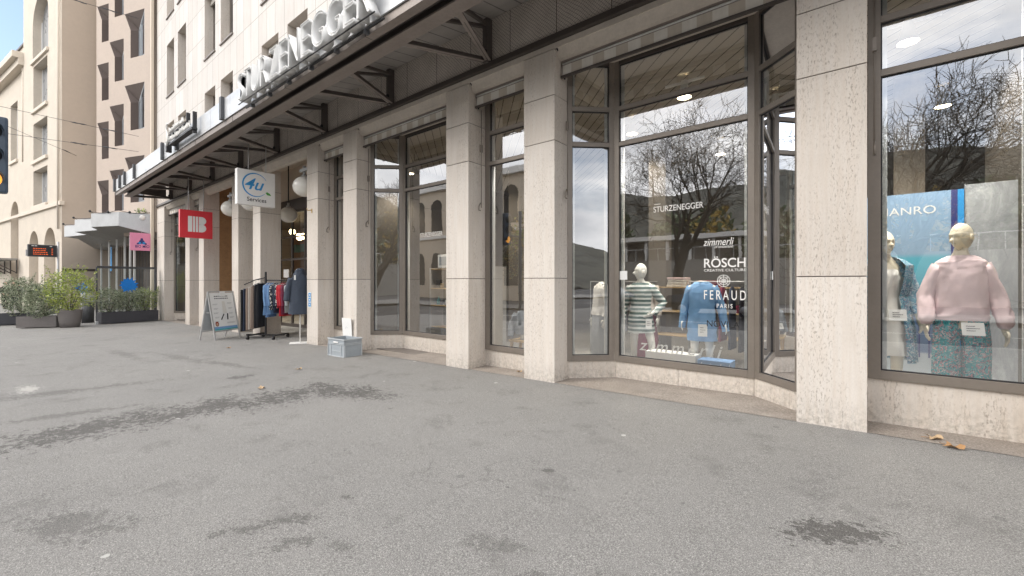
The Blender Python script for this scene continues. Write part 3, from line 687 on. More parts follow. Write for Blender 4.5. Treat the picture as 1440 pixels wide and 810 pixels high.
# awnings (rolled up) in each glazed bay
first = None
AWN = {0: 'leftmost rolled awning, half hidden below the far end of the canopy', 1: 'second narrow rolled awning counted from the far left pillar',
       5: 'rolled awning over the narrow window right of the entrance', 6: 'rolled awning over the window with shelves of goods', 7: 'narrow rolled awning over the window with the grey sweater',
       8: 'long rolled awning with striped valance over the window with the striped jumper', 9: 'rolled awning at the top of the window with the pink sweater', 10: 'rolled awning over the window beyond the right picture edge', 11: 'rolled awning over the last window at the right end'}
for i in WIN:
    a, b = pr(i) + .01, PL[i + 1] - .01
    aw = thing('roller_awning', AWN.get(i, 'rolled awning'), 'awning', (a, .22, 4.37), 0, 'rolled awnings between the pillars')
    L = b - a
    mb = MB(); mb.box(0, L, -.06, .07, .22, .27, 'steel_brown', .006); mb.tube([(0.0, .0, .20), (L, .0, .20)], .055, 'steel_brown', 12); f = mb.build('roller', aw)
    mb = MB(); mb.box(.02, L - .02, -.045, -.03, .02, .20, 'valance'); mb.tube([(.02, -.055, .19), (L - .02, -.055, .19)], .012, 'curtain', 6); f = mb.build('valance', aw)
    mb = MB(); mb.box(0, L, -.075, -.035, -.012, .022, 'bronze_dark', .004); f = mb.build('bottom_rail', aw)
    mb = MB(); mb.tube([(.0, -.19, .41), (.015, -.18, .36), (.03, -.02, .24)], .014, 'black', 6)
    mb.tube([(.035, -.02, .15), (.035, -.02, -.02)], .014, 'black', 6); f = mb.build('arm', aw)
    mb = MB(); mb.tube([(.045, .04, -.02), (.045, .04, -1.7)], .008, 'bronze', 6); mb.box(.03, .06, .02, .06, -.75, -.62, 'bronze'); mb.tube([(.045, .02, -1.75), (.045, -.02, -1.75), (.045, -.02, -1.68), (.045, .02, -1.62)], .011, 'bronze', 6)
    f = mb.build('crank_rod', aw)

# ------------------------------------------------------------------ channel letter sign
sg = thing('shop_name_sign', 'big white box letters STURZENEGGER standing along the canopy edge', 'sign', (-9.62, -1.78, 4.90))
name = 'STURZENEGGER'
adv = {'S': .86, 'T': .82, 'U': 1.02, 'R': .95, 'Z': .98, 'E': .86, 'N': 1.1, 'G': 1.14}
tot = sum(adv[c] for c in name); scale = 4.68 / tot; x = 0
for ch in name:
    me = text_mesh(ch, 1, 0, offset=-.012)
    xs = [v.co.x for v in me.vertices]; ys = [v.co.y for v in me.vertices]
    wd = adv[ch] * scale * .80; hh = .53
    b = bmesh.new(); b.from_mesh(me); bpy.data.meshes.remove(me)
    for v in b.verts: v.co = Vector(((v.co.x - min(xs)) / (max(xs) - min(xs)) * wd, -.20, (v.co.y - min(ys)) / (max(ys) - min(ys)) * hh))
    bmesh.ops.remove_doubles(b, verts=b.verts[:], dist=.0005)
    bmesh.ops.dissolve_limit(b, angle_limit=R(1.2), verts=b.verts[:], edges=b.edges[:])
    rim = b.faces[:]
    for f in rim: f.material_index = 0
    r = bmesh.ops.extrude_face_region(b, geom=b.faces[:])      # the box depth
    for e in r['geom']:
        if isinstance(e, bmesh.types.BMVert): e.co.y += .17
    b.faces.ensure_lookup_table()
    bmesh.ops.recalc_face_normals(b, faces=b.faces[:])
    front = [f for f in b.faces if f.normal.y < -.9]
    for f in b.faces: f.material_index = 1
    r = bmesh.ops.inset_region(b, faces=front, thickness=.011, depth=0)
    for f in r['faces']: f.material_index = 0
    ins = [f for f in front if f.is_valid]
    r2 = bmesh.ops.extrude_face_region(b, geom=ins); 
    for e in r2['geom']:
        if isinstance(e, bmesh.types.BMVert): e.co.y += .05
        if isinstance(e, bmesh.types.BMFace): e.material_index = 1
    bmesh.ops.delete(b, geom=[f for f in ins if f.is_valid], context='FACES')
    me = bpy.data.meshes.new('letter'); b.to_mesh(me); b.free(); me.materials.append(M['white_gloss']); me.materials.append(M['letter_grey'])
    o = bpy.data.objects.new('letter', me); COL.objects.link(o); o.parent = sg; o.location = (x, 0, .04); o['label'] = 'letter ' + ch
    x += adv[ch] * scale
mb = MB(); mb.tube([(-.05, -.02, 0), (4.66, -.02, 0)], .018, 'black', 6)
mb.tube([(-.05, -.16, .02), (4.66, -.16, .02)], .010, 'black', 6)
for k in range(6): mb.box(.2 + k * .8, .25 + k * .8, -.04, .03, -.05, .015, 'dark_grey')
mb.build('rail', sg)
# second, smaller script sign further along the fascia
s2 = thing('script_sign', 'small two line white script sign on dark rails further down the fascia', 'sign', (-15.0, -1.80, 5.07))
mb = MB(); mb.box(.25, 2.3, -.14, -.02, .05, .10, 'black'); mb.box(.25, 1.75, -.14, -.02, .30, .335, 'black'); mb.box(2.2, 2.26, -.1, -.02, -.02, .5, 'black'); mb.box(1.68, 1.73, -.1, -.02, .3, .6, 'black'); mb.box(-.05, .05, -.14, -.02, -.08, .2, 'black')
mb.build('rail', s2)
mb = MB(); rs = random.Random(5)
for (z0, x0, x1, hgt) in ((.11, .34, 2.2, .17), (.345, .34, 1.66, .16)):
    x = x0
    while x < x1:
        w_ = rs.uniform(.06, .10)
        pts = [(x, -.15, z0), (x + w_ * .2, -.15, z0 + hgt * rs.uniform(.6, 1.0)), (x + w_ * .7, -.15, z0 + hgt * rs.uniform(.1, .7)), (x + w_, -.15, z0 + .01)]
        mb.tube(pts, .014, 'white_gloss', 6); x += w_ + .015
mb.tube([(.3, -.15, .62), (.14, -.15, .66), (.06, -.15, .52), (.2, -.15, .38), (.24, -.15, .2), (.1, -.15, .08), (-.02, -.15, .14)], .022, 'white_gloss', 6)
mb.build('lettering', s2)

# ------------------------------------------------------------------ hanging light-box signs (perpendicular to the facade, facing +x)
s4 = thing('hanging_sign', 'white square sign with blue 4u ring logo and the word Services', 'sign', (-12.2, -1.12, 3.36))
mb = MB(); mb.box(-.16, 0, 0, .90, 0, .90, 'white', .008); mb.build('box', s4)
mb = MB(); e = .003; rgt = (0, 1, 0); up = (0, 0, 1)
c0 = (e, .42, .53); seg = 40
def arc(mb, c, r0f, a0, a1, m, wf, seg=40):
    prev = None
    for i in range(seg + 1):
        a = a0 + (a1 - a0) * i / seg; w2 = wf(i / seg); p = [Vector((c[0], c[1] + math.cos(a) * (r0f + s_ * w2), c[2] + math.sin(a) * (r0f + s_ * w2))) for s_ in (-1, 1)]
        if prev: mb.quad(prev[0], prev[1], p[1], p[0], m)
        prev = p
arc(mb, c0, .295, R(30), R(318), 'logo_blue', lambda q: .004 + .014 * math.sin(PI * q))
add_text(mb, '4u', 'logo_blue', (e, .17, .40), rgt, up, width=.46, height=.30, depth=0, shear=.35, offset=.012)
mb.prism([(e, .66, .36), (e, .70, .39), (e, .77, .35), (e, .80, .30), (e, .70, .31)], (.001, 0, 0), 'leaf_green')
add_text(mb, 'Services', 'black', (e, .22, .10), rgt, up, width=.46, height=.105, depth=0, offset=.012)
mb.build('logo', s4)
for y in (.28, .70): mb = MB(); mb.tube([(-.08, y, .90), (-.08, y, 1.58)], .012, 'steel'); mb.build('rod', s4)
s5 = thing('hanging_sign', 'red square sign with white three bar and B emblem', 'sign', (-17.4, -1.06, 2.86))
mb = MB(); mb.box(-.14, 0, 0, .92, 0, .92, 'red', .008); mb.build('box', s5)
mb = MB()
for y0, y1 in ((.22, .34), (.36, .42), (.44, .50)): mb.quad((e, y0, .2), (e, y1, .2), (e, y1, .72), (e, y0, .72), 'white')
for zc, r_ in ((.585, .135), (.335, .135)):
    pts = [(e, .52, zc - r_)] + [(e, .60 + r_ * math.cos(a), zc + r_ * math.sin(a)) for a in [R(-90 + 15 * k) for k in range(13)]] + [(e, .52, zc + r_)]
    if zc > .5: pts = [(p[0], p[1], p[2] * 1.0 - .0) for p in pts]
    mb.faces(pts, [tuple(range(len(pts)))], 'white')
mb.build('emblem', s5)
for y in (.25, .68): mb = MB(); mb.tube([(-.07, y, .92), (-.07, y, 2.0)], .013, 'steel'); mb.build('rod', s5)

# ------------------------------------------------------------------ globe lamps
def globe(label, x, y, z, arm):
    g = thing('globe_lamp', label, 'lamp', (x, y, z), 0, 'opal globe lamps')
    mb = MB(); mb.ell((0, 0, 0), .275, .275, .262, 'opal', 32, 20); mb.build('globe', g)
    mb = MB(); mb.tube([(0, 0, .25), (0, 0, .30)], .07, 'steel', 14); mb.tube([(0, 0, .30), (0, 0, .40)], .035, 'steel', 10)
    if arm:
        mb.box(-.22, arm, -.03, .03, .40, .47, 'zinc', .006); mb.box(arm - .015, arm, -.06, .06, .36, .52, 'zinc'); mb.tube([(0, 0, .47), (0, 0, .53)], .04, 'steel', 10)
    else: mb.tube([(0, 0, .40), (0, 0, 1.75)], .02, 'black', 8)
    mb.build('bracket', g); return g
globe('opal globe lamp on a bracket at the pillar right of the entrance', -11.28, .12, 3.86, .40)
globe('opal globe lamp half hidden behind the white square sign', -14.72, .10, 3.84, .42)
globe('opal globe lamp between the red sign and the white sign', -16.45, .10, 3.84, .43)
globe('opal globe hanging on a dark rod inside the entrance arcade', -14.9, 1.30, 3.62, 0)

# warm pendants inside the entrance hall (lit)
for k, (x, y, z) in enumerate([(-20.6 + .8, 3.6, 3.62), (-19.1, 3.6, 3.32), (-18.35, 3.4, 3.30), (-20.9, 4.4, 3.55)]):
    p = thing('pendant_lamp', ['lit round pendant lamp deepest left inside the entrance doors', 'lit round pendant lamp hanging lowest inside the entrance doors', 'lit round pendant lamp nearest the entrance glass', 'lit round pendant lamp at the back of the entrance hall'][k], 'lamp', (x, y, z), 0, 'lit pendants in the entrance hall')
    mb = MB(); mb.ell((0, 0, 0), .13, .13, .13, 'lamp_warm', 14, 10); mb.build('bulb', p); mb = MB(); mb.tube([(0, 0, .1), (0, 0, 1.0)], .008, 'black', 6); mb.build('cord', p)
def point(x, y, z, e, col=(1, .86, .68), r=.06, name='shop_light', cone=130, aim=(0, 0, -1)):
    l = bpy.data.lights.new(name, 'SPOT'); l.energy = e; l.color = col; l.shadow_soft_size = r; l.spot_size = R(cone); l.spot_blend = .6
    o = bpy.data.objects.new(name, l); COL.objects.link(o); o.location = (x, y, z); o.rotation_euler = Vector(aim).to_track_quat('-Z', 'Y').to_euler()
# shop ceiling spots (lit) in view
SP = [(-2.24, 1.9, 4.50), (-3.6, 3.0, 4.50), (-1.2, 3.4, 4.50), (.4, 2.0, 4.5), (-4.9, 2.2, 4.5), (-7.2, 2.4, 4.5), (-6.6, 4.6, 4.5), (-9.6, 2.2, 4.5), (1.0, 5.0, 4.5), (-2.6, 5.6, 4.5)]
SL = ['lit ceiling spot hanging from a rail above the striped jumper', 'lit ceiling spot low at the left of the big bay window', 'lit ceiling spot deep behind the big bay window', 'lit ceiling spot above the pink sweater display',
      'lit ceiling spot above the grey sweater', 'lit ceiling spot above the shelves', 'lit ceiling spot far behind the shelves', 'lit ceiling spot behind the narrow window by the crate', 'lit ceiling spot at the back right of the shop', 'lit ceiling spot at the back wall of the shop']
for (x, y, z), lb in zip(SP, SL):
    p = thing('ceiling_spot', lb, 'lamp', (x, y, z), 0, 'lit ceiling spots inside the shop')
    mb = MB(); mb.tube([(0, 0, .1), (0, 0, .0), (0, 0, -.13), (0, 0, -.17)], [.05, .06, .10, .11], 'white', 16, caps=False); mb.box(-.3, .3, -.02, .02, .06, .09, 'white'); mb.build('housing', p)
    mb = MB(); mb.ell((0, 0, -.16), .092, .092, .02, 'spot_face', 14, 6); mb.build('lens', p)
    point(x, y, z - .25, 60)
for x, y, z in ((-20.5, 4.2, 4.1), (-17.5, 3.6, 4.1)): point(x, y, z, 260, name='hall_light')
point(-22.5, 1.2, 3.8, 30)
for x, y in ((-2.6, 1.1), (-1.6, 1.1), (.2, .75), (.8, .62), (-4.7, .7), (-7.2, 1.1)): point(x, y, 4.3, 210, (1, .95, .88), .05, 'display_fill', 62, (0, .10, -1))  # added lamps without fixtures, to brighten the figures in the windows

# ------------------------------------------------------------------ layout helper: a photo point on a plane y = const, in world metres
_a = R(39.2)
def at(u, v, y):
    du = (u - 720) / 610; rx = math.cos(_a) * du - math.sin(_a); ry = math.sin(_a) * du + math.cos(_a); t = (y + 5.19) / ry
    return Vector((rx * t, y, 1.4 + (396 - v) / 610 * t))
def decal(mb, txt, m, u0, v0, u1, v1, y, **kw):   # box from lower-left (u0,v0) to upper-right (u1,v1)
    p = at(u0, v0, y); q = at(u1, v1, y); q0 = at(u1, v0, y)
    h = at(u0, v1, y).z - p.z; z = min(p.z, p.z)
    add_text(mb, txt, m, (p.x, y, p.z), (1, 0, 0), (0, 0, 1), width=q.x - p.x, height=abs(h), depth=.0, **kw)
mb = MB()
yy = .858
decal(mb, 'STURZENEGGER', 'white', 919, 299, 989, 291, yy); p = at(920, 288, yy); mb.box(p.x, p.x + .09, yy - .001, yy, p.z, p.z + .006, 'white')
decal(mb, 'zimmerli', 'white', 989, 346, 1032, 336, yy, shear=.3); decal(mb, 'of switzerland', 'white', 1005, 349, 1031, 345.5, yy, shear=.3)
decal(mb, 'R\u00d6SCH', 'white', 990, 376.5, 1048.5, 361, yy, offset=.012); decal(mb, 'CREATIVE CULTURE', 'white', 990, 382, 1049, 378.5, yy)
decal(mb, 'FERAUD', 'white', 990, 421, 1049, 408, yy, spacing=1.5); decal(mb, 'PARIS', 'white', 1008, 433, 1030, 427, yy, spacing=1.4); decal(mb, 'NOVILA', 'black', 994, 459, 1040, 450, yy)
c_ = at(1017.5, 395, yy); 
for r_ in (.075, .05, .022):
    pr_ = None
    for i in range(33):
        a = 2 * PI * i / 32; p = [Vector((c_.x + math.cos(a) * (r_ + s_), yy, c_.z + math.sin(a) * (r_ + s_))) for s_ in (-.003, .003)]
        if pr_: mb.quad(pr_[0], pr_[1], p[1], p[0], 'white')
        pr_ = p
for i in range(8):
    a = 2 * PI * i / 8; mb.obox((c_.x, yy, c_.z), (c_.x + .074 * math.cos(a), yy, c_.z + .074 * math.sin(a)), .002, .005, 'white')
o = mb.build('lettering', normals=False); o.parent = WIN[8]
mb = MB(); p = at(871, 397, .857); q = at(882, 381, .857); mb.box(p.x, q.x, .855, .857, q.z - .13, q.z, 'paper'); o = mb.build('paper_notice'); o.parent = WIN[8]
mb = MB(); decal(mb, 'STURZENEGGER', 'white', 591, 334, 622, 328, .858); o = mb.build('lettering', normals=False); o.parent = WIN[6]

# ------------------------------------------------------------------ figures
from mathutils import Quaternion
def skin_mesh(J, E_, root, sub=1):
    me = bpy.data.meshes.new('s'); names = list(J); me.from_pydata([J[n][0] for n in names], [(names.index(a), names.index(b)) for a, b in E_], [])
    o = bpy.data.objects.new('s', me); COL.objects.link(o); md = o.modifiers.new('k', 'SKIN'); md.use_smooth_shade = True
    for i, n in enumerate(names):
        v = me.skin_vertices[0].data[i]; r = J[n][1]; v.radius = r if hasattr(r, '__len__') else (r, r); v.use_root = (n == root)
    sb = o.modifiers.new('b', 'SUBSURF'); sb.levels = sub; sb.render_levels = sub
    dg = bpy.context.evaluated_depsgraph_get(); dg.update(); m2 = bpy.data.meshes.new_from_object(o.evaluated_get(dg)); bpy.data.objects.remove(o); return m2
def head_fn(v):
    x, y, z = v    # front is -y
    g = lambda a, w_: math.exp(-(a / w_) ** 2)
    x *= 1 - .30 * max(0, -z) ** 1.3
    if y < 0:
        fr = -y
        y *= 1 - .10 * max(0, z - .35)
        y -= .50 * fr * g(x, .15) * g(z + .20, .20) * (1 if z > -.36 else .5)      # nose
        y += .20 * fr * (g(x - .34, .15) + g(x + .34, .15)) * g(z - .05, .12)      # eye sockets
        y -= .08 * fr * g(z - .24, .10)                                             # brow
        y -= .16 * fr * g(x, .28) * g(z + .56, .10); y += .09 * fr * g(x, .3) * g(z + .56, .03)   # lips
        y -= .34 * fr * g(x, .35) * g(z + .88, .16)                                  # chin
        y += .06 * fr * g(z + .68, .08)
    else: y *= 1.04 + .12 * max(0, z) - .18 * max(0, -z)
    return Vector((x, y, z))
def arm(side, J, sh, el, wr, hd=None):
    s = 'L' if side < 0 else 'R'
    J['sh' + s] = (sh, .052); J['el' + s] = (el, .038); J['fo' + s] = (el.lerp(wr, .35), .040); J['wr' + s] = (wr, (.022, .026))
    d = (hd or (wr - el)).normalized(); n = Vector((side, 0, 0)); n = (n - d * n.dot(d)).normalized(); w_ = d.cross(n)
    J['pa' + s] = (wr + d * .05, (.016, .034)); E_ = [('sh' + s, 'el' + s), ('el' + s, 'fo' + s), ('fo' + s, 'wr' + s), ('wr' + s, 'pa' + s)]
    for k, (off, ln) in enumerate(((-.028, .070), (-.010, .080), (.009, .076), (.027, .060))):
        a = wr + d * .085 + w_ * off; b = a + d * ln * .5 - n * .006; c = b + (d * .8 - n * .5).normalized() * ln * .5
        J[f'f{k}a{s}'] = (a, .009); J[f'f{k}b{s}'] = (b, .0078); J[f'f{k}c{s}'] = (c, .006); E_ += [('pa' + s, f'f{k}a{s}'), (f'f{k}a{s}', f'f{k}b{s}'), (f'f{k}b{s}', f'f{k}c{s}')]
    fw = w_ if (w_.y < 0) else -w_
    a = wr + d * .03 + fw * .035; b = a + (d * .8 + fw * .6).normalized() * .035; c = b + (d - n * .2).normalized() * .028
    J['ta' + s] = (a, .011); J['tb' + s] = (b, .009); J['tc' + s] = (c, .007); E_ += [('pa' + s, 'ta' + s), ('ta' + s, 'tb' + s), ('tb' + s, 'tc' + s)]
    return E_
V = Vector
def body(mb, m, P, head=True, turn=0, tilt=0, arms=True, legs=True, neck=True, bald=True):
    """P: joint positions (front = -y); one continuous body added to mb"""
    J = {'pel': (P['pel'], .115), 'wai': (P['wai'], (.098, .082)), 'che': (P['che'], (.135, .09)), 'nb': (P['nb'], (.085, .06)), 'nk': (P['nk'], .047)}
    E_ = [('pel', 'wai'), ('wai', 'che'), ('che', 'nb'), ('nb', 'nk')]
    if head: J['hd'] = (P['nk'] + V((0, -.01, .07)), .05); E_.append(('nk', 'hd'))
    for s, sd in (('L', -1), ('R', 1)):
        if arms:
            E_ += arm(sd, J, P['sh' + s], P['el' + s], P['wr' + s], P.get('hd' + s)); E_.append(('nb', 'sh' + s))
        if legs:
            J['hip' + s] = (P['hip' + s], .088); J['kn' + s] = (P['kn' + s], .055); J['ca' + s] = (P['kn' + s].lerp(P['an' + s], .3), .052); J['an' + s] = (P['an' + s], .034); J['to' + s] = (P['an' + s] + V((sd * .02, -.14, -.06)), (.035, .022))
            E_ += [('pel', 'hip' + s), ('hip' + s, 'kn' + s), ('kn' + s, 'ca' + s), ('ca' + s, 'an' + s), ('an' + s, 'to' + s)]
    me = skin_mesh(J, E_, 'pel', 2)
    mb.faces([v.co.copy() for v in me.vertices], [tuple(p.vertices) for p in me.polygons], m, True); bpy.data.meshes.remove(me)
    if head:
        mt = Matrix.Rotation(turn, 4, 'Z') @ Matrix.Rotation(tilt, 4, 'X')
        c = P['nk'] + V((0, -.015, .125)); mb.ell(c, .070, .094, .128, m, 48, 40, head_fn, mt)
        for s in (-1, 1): mb.ell(c + mt @ V((s * .074, .012, -.01)), .010, .020, .032, m, 8, 8, None, mt)
def stand(h0=0, **kw):
    P = dict(pel=V((0, 0, .96)), wai=V((0, 0, 1.12)), che=V((0, 0, 1.29)), nb=V((0, .01, 1.42)), nk=V((0, 0, 1.52)),
             shL=V((-.165, .01, 1.40)), elL=V((-.235, .02, 1.13)), wrL=V((-.25, -.03, .90)), shR=V((.165, .01, 1.40)), elR=V((.235, .02, 1.13)), wrR=V((.25, -.03, .90)),
             hipL=V((-.09, 0, .88)), hipR=V((.09, 0, .88)), knL=V((-.10, -.01, .50)), knR=V((.10, -.01, .50)), anL=V((-.10, .02, .09)), anR=V((.10, .02, .09)))
    P.update(kw); return P
def cloth(mb, rings, m, fold=.006, freq=7, seed=0, seg=36, solid=None):
    """rings: (centre, rx, ry[, tilt]) stacked along a limb or torso; soft folds"""
    out = []
    for i, rg in enumerate(rings):
        c, rx, ry = V(rg[0]), rg[1], rg[2]
        d = (V(rings[min(i + 1, len(rings) - 1)][0]) - V(rings[max(i - 1, 0)][0])).normalized()
        if abs(d.z) > .999: s = V((1, 0, 0))
        else: s = V((1, 0, 0)) - d * d.x; s = s if s.length > .1 else V((0, 1, 0)) - d * d.y
        s.normalize(); u = d.cross(s)
        amp = fold * (rg[3] if len(rg) > 3 else 1)
        row = []
        for k in range(seg):
            a = 2 * PI * k / seg; r_ = 1 + amp / max(rx, .03) * (math.sin(a * freq + seed + i * .35) * .6 + nz(math.cos(a) * 3 + seed, math.sin(a) * 3, i * .8) * 2.2)
            row.append(c + s * math.cos(a) * rx * r_ + u * math.sin(a) * ry * r_)
        out.append(row)
    mb.loft(out, m, caps=False)
def interp(a, b, n): return [a.lerp(b, i / n) for i in range(n + 1)]
def sleeve(mb, pts, rs, m, **kw):
    rings = []; pts = list(pts); rs = list(rs); u0 = V((pts[0].x, 0, 0)).normalized() if abs(pts[0].x) > .03 and abs(pts[0].x) > abs(pts[0].y) else V((0, pts[0].y, 0)).normalized() if abs(pts[0].y) > .03 else V((0, 0, 0))
    if u0.length: pts = [pts[0] - u0 * .085 + V((0, 0, -.012))] + pts; rs = [rs[0] * .72] + [rs[0] * .94] + rs[1:]
    for (a, b, ra, rb) in zip(pts, pts[1:], rs, rs[1:]):
        for i in range(6):
            f = i / 6; rings.append((a.lerp(b, f), ra + (rb - ra) * f, (ra + (rb - ra) * f) * .92))
    rings.append((pts[-1], rs[-1], rs[-1] * .92)); cloth(mb, rings, m, seg=20, fold=kw.get('fold', .004), freq=kw.get('freq', 3), seed=kw.get('seed', 0))
def torso_rings(prof):
    r = []
    for (a, b) in zip(prof, prof[1:]):
        for i in range(4):
            f = i / 4; r.append(((0 + a[3] * (1 - f) + b[3] * f, 0, a[0] + (b[0] - a[0]) * f), a[1] + (b[1] - a[1]) * f, a[2] + (b[2] - a[2]) * f))
    r.append(((prof[-1][3], 0, prof[-1][0]), prof[-1][1], prof[-1][2])); return r
def card(mb, c, w_, h_, rot=0, tiltx=0):
    mt = Matrix.Translation(V(c)) @ Matrix.Rotation(rot, 4, 'Z') @ Matrix.Rotation(tiltx, 4, 'X')
    mb.box(-w_ / 2, w_ / 2, -.003, 0, -h_ / 2, h_ / 2, 'paper', 0, mt)
    for k in range(3): mb.box(-w_ * .3, w_ * (.1 + .2 * (k % 2)), -.0042, -.003, h_ * (.2 - k * .18), h_ * (.24 - k * .18), 'dark_grey', 0, mt)

# pink sweater mannequin, right window
mq = thing('mannequin', 'ivory mannequin in pink sweater and teal leaf print trousers in the right window', 'mannequin', (.71, .80, .08), R(6)); mq.scale = (1.05, 1.05, 1.05)
P = stand(elL=V((-.225, .02, 1.13)), wrL=V((-.245, -.07, .86)), elR=V((.235, .02, 1.13)), wrR=V((.27, -.04, .84)), nk=V((0, -.01, 1.54)))
mb = MB(); body(mb, 'mannequin_ivory', P, turn=R(-50), tilt=R(8)); mb.build('body', mq)
mb = MB(); cloth(mb, torso_rings([(.905, .184, .135, 0), (.95, .186, .14, 0), (1.1, .178, .13, 0), (1.3, .172, .125, 0), (1.38, .176, .11, 0), (1.44, .172, .10, 0), (1.475, .125, .085, 0), (1.495, .085, .078, 0), (1.498, .07, .068, 0)]), 'pink_cloth', .007, 5)
for s, L in ((-1, 'L'), (1, 'R')):
    sleeve(mb, [P['sh' + L] + V((-s * .02, 0, .0)), P['el' + L], P['wr' + L] + V((0, 0, .05)), P['wr' + L] + V((0, 0, .0))], [.070, .066, .058, .034], 'pink_cloth', seed=s, fold=.008)
mb.build('sweater', mq)
mb = MB()
for s in (-1, 1):
    cloth(mb, [((s * .072, 0, .94), .092, .10), ((s * .084, 0, .88), .096, .108), ((s * .098, 0, .7), .092, .10), ((s * .102, 0, .4), .094, .09), ((s * .104, 0, .08), .10, .09)], 'print_teal', .006, 5, seed=s)
mb.build('trousers', mq)
mb = MB(); card(mb, (.03, -.21, .84), .15, .115, R(8), R(-14)); mb.build('price_card', mq)
# blue dress mannequin
m2 = thing('mannequin', 'ivory mannequin in blue patterned open robe over a white dress beside the stone pillar', 'mannequin', (.155, .98, .08), R(18)); m2.scale = (1.05, 1.05, 1.05)
P = stand(wrR=V((.26, -.05, .90)))
mb = MB(); body(mb, 'mannequin_ivory', P, turn=R(10)); mb.build('body', m2)
mb = MB(); cloth(mb, torso_rings([(.52, .20, .17, 0), (.8, .17, .15, 0), (1.12, .125, .105, 0), (1.3, .145, .12, 0), (1.38, .12, .1, 0)]), 'white_cloth', .012, 9); mb.build('dress', m2)
mb = MB()
for s in (-1, 1):   # two open front panels and back
    rings = []
    for (z, r_, g) in ((.45, .26, .55), (.8, .235, .5), (1.1, .18, .42), (1.3, .215, .5), (1.42, .225, .55), (1.475, .16, .7), (1.51, .09, .8)):
        row = []
        for k in range(25):
            a = (-PI / 2 + s * g) + s * (PI - g + .02) * k / 24
            rr = r_ * (1 + .05 * math.sin(a * 9 + z * 4)); row.append(V((math.cos(a) * rr, math.sin(a) * rr * .72, z)))
        rings.append(row)
    for r0, r1 in zip(rings, rings[1:]):
        for k in range(24): mb.faces([r0[k], r0[k + 1], r1[k + 1], r1[k]], [(0, 1, 2, 3)], 'print_blue', True)
for s, L in ((-1, 'L'), (1, 'R')): sleeve(mb, [P['sh' + L] + V((-s * .02, 0, .0)), P['el' + L], P['wr' + L] + V((0, 0, .03))], [.088, .075, .062], 'print_blue', seed=s, fold=.006)
mb.build('robe', m2)
mb = MB(); card(mb, (.02, -.24, .93), .14, .11, R(0), R(-10)); mb.build('price_card', m2)

# striped jumper mannequin, hand on hip
m3 = thing('mannequin', 'white mannequin in green and white striped jumper with one hand on the hip', 'mannequin', (-2.72, 1.32, -.09), R(22))
P = stand(elR=V((.34, .06, 1.16)), wrR=V((.17, -.09, 1.0)), hdR=V((-.7, -.3, -.35)), elL=V((-.24, .03, 1.13)), wrL=V((-.27, -.02, .90)), knR=V((.17, -.06, .50)), anR=V((.12, .0, .09)))
mb = MB(); body(mb, 'mannequin_white', P, turn=R(-62)); mb.build('body', m3)
mb = MB(); cloth(mb, torso_rings([(.70, .205, .15, .01), (.9, .185, .14, 0), (1.12, .148, .115, 0), (1.3, .165, .12, 0), (1.40, .175, .105, 0), (1.45, .135, .085, 0), (1.475, .10, .075, 0)]), 'stripes', .007, 6)
sleeve(mb, [P['shL'] + V((.02, 0, 0)), P['elL'], P['wrL']], [.075, .058, .042], 'stripes'); sleeve(mb, [P['shR'] + V((-.02, 0, 0)), P['elR'], P['wrR'] + V((.03, .02, 0))], [.075, .058, .044], 'stripes')
mb.build('jumper', m3)
mb = MB(); card(mb, (.12, -.17, .85), .09, .15, 0, R(-6)); mb.build('price_tag', m3)
# headless blue sweater form
m4 = thing('mannequin', 'white headless mannequin in plain blue sweater in the big bay window', 'mannequin', (-1.84, 1.42, -.09), R(12))
P = stand(elL=V((-.23, .03, 1.13)), wrL=V((-.26, -.0, .93)), elR=V((.25, .03, 1.13)), wrR=V((.30, -.0, .90)), nk=V((0, 0, 1.47)))
mb = MB(); body(mb, 'mannequin_white', P, head=False); mb.ell((0, 0, 1.49), .075, .065, .012, 'mannequin_white', 16, 6); mb.build('body', m4)
mb = MB(); cloth(mb, torso_rings([(.64, .20, .145, 0), (.9, .19, .135, 0), (1.12, .175, .125, 0), (1.3, .185, .125, 0), (1.40, .18, .11, 0), (1.455, .13, .088, 0), (1.485, .085, .072, 0)]), 'sky_cloth', .008, 5, seed=2)
for s, L in ((-1, 'L'), (1, 'R')): sleeve(mb, [P['sh' + L] + V((-s * .02, 0, 0)), P['el' + L], P['wr' + L] + V((s * .01, 0, -.12))], [.078, .062, .047], 'sky_cloth', seed=s)
mb.build('sweater', m4); mb = MB(); card(mb, (.02, -.17, .80), .12, .17, 0, R(-4)); mb.build('price_tag', m4)
# grey sweater form on a wooden stool, narrow window
st = thing('stool', 'low light wood stool under the grey sweater form', 'stool', (-4.75, 1.0, -.1))
mb = MB(); mb.box(-.24, .24, -.17, .17, .42, .46, 'wood_light', .006); mb.build('seat', st)
for sx in (-1, 1):
    for sy in (-1, 1): mb = MB(); mb.box(sx * .2 - .02, sx * .2 + .02, sy * .13 - .02, sy * .13 + .02, 0, .42, 'wood_light'); mb.build('leg', st)
fm = thing('mannequin', 'white half torso form in a grey sweater standing on the low stool', 'mannequin', (-4.75, 1.0, -.64), R(25))
P = stand(nk=V((0, 0, 1.47))); mb = MB(); body(mb, 'mannequin_white', P, head=False, arms=False, legs=False); mb.box(-.02, .02, -.02, .02, 1.0, 1.1, 'white'); mb.ell((0, 0, 1.03), .09, .08, .035, 'mannequin_white'); mb.build('torso', fm)
mb = MB(); cloth(mb, torso_rings([(1.10, .17, .13, 0), (1.2, .185, .14, 0), (1.35, .18, .13, 0), (1.46, .15, .1, 0), (1.52, .08, .07, 0)]), 'grey_cloth', .012, 6)
for s in (-1, 1): sleeve(mb, [V((s * .15, 0, 1.44)), V((s * .24, .0, 1.25)), V((s * .24, -.08, 1.06))], [.08, .07, .05], 'grey_cloth', seed=s, fold=.01)
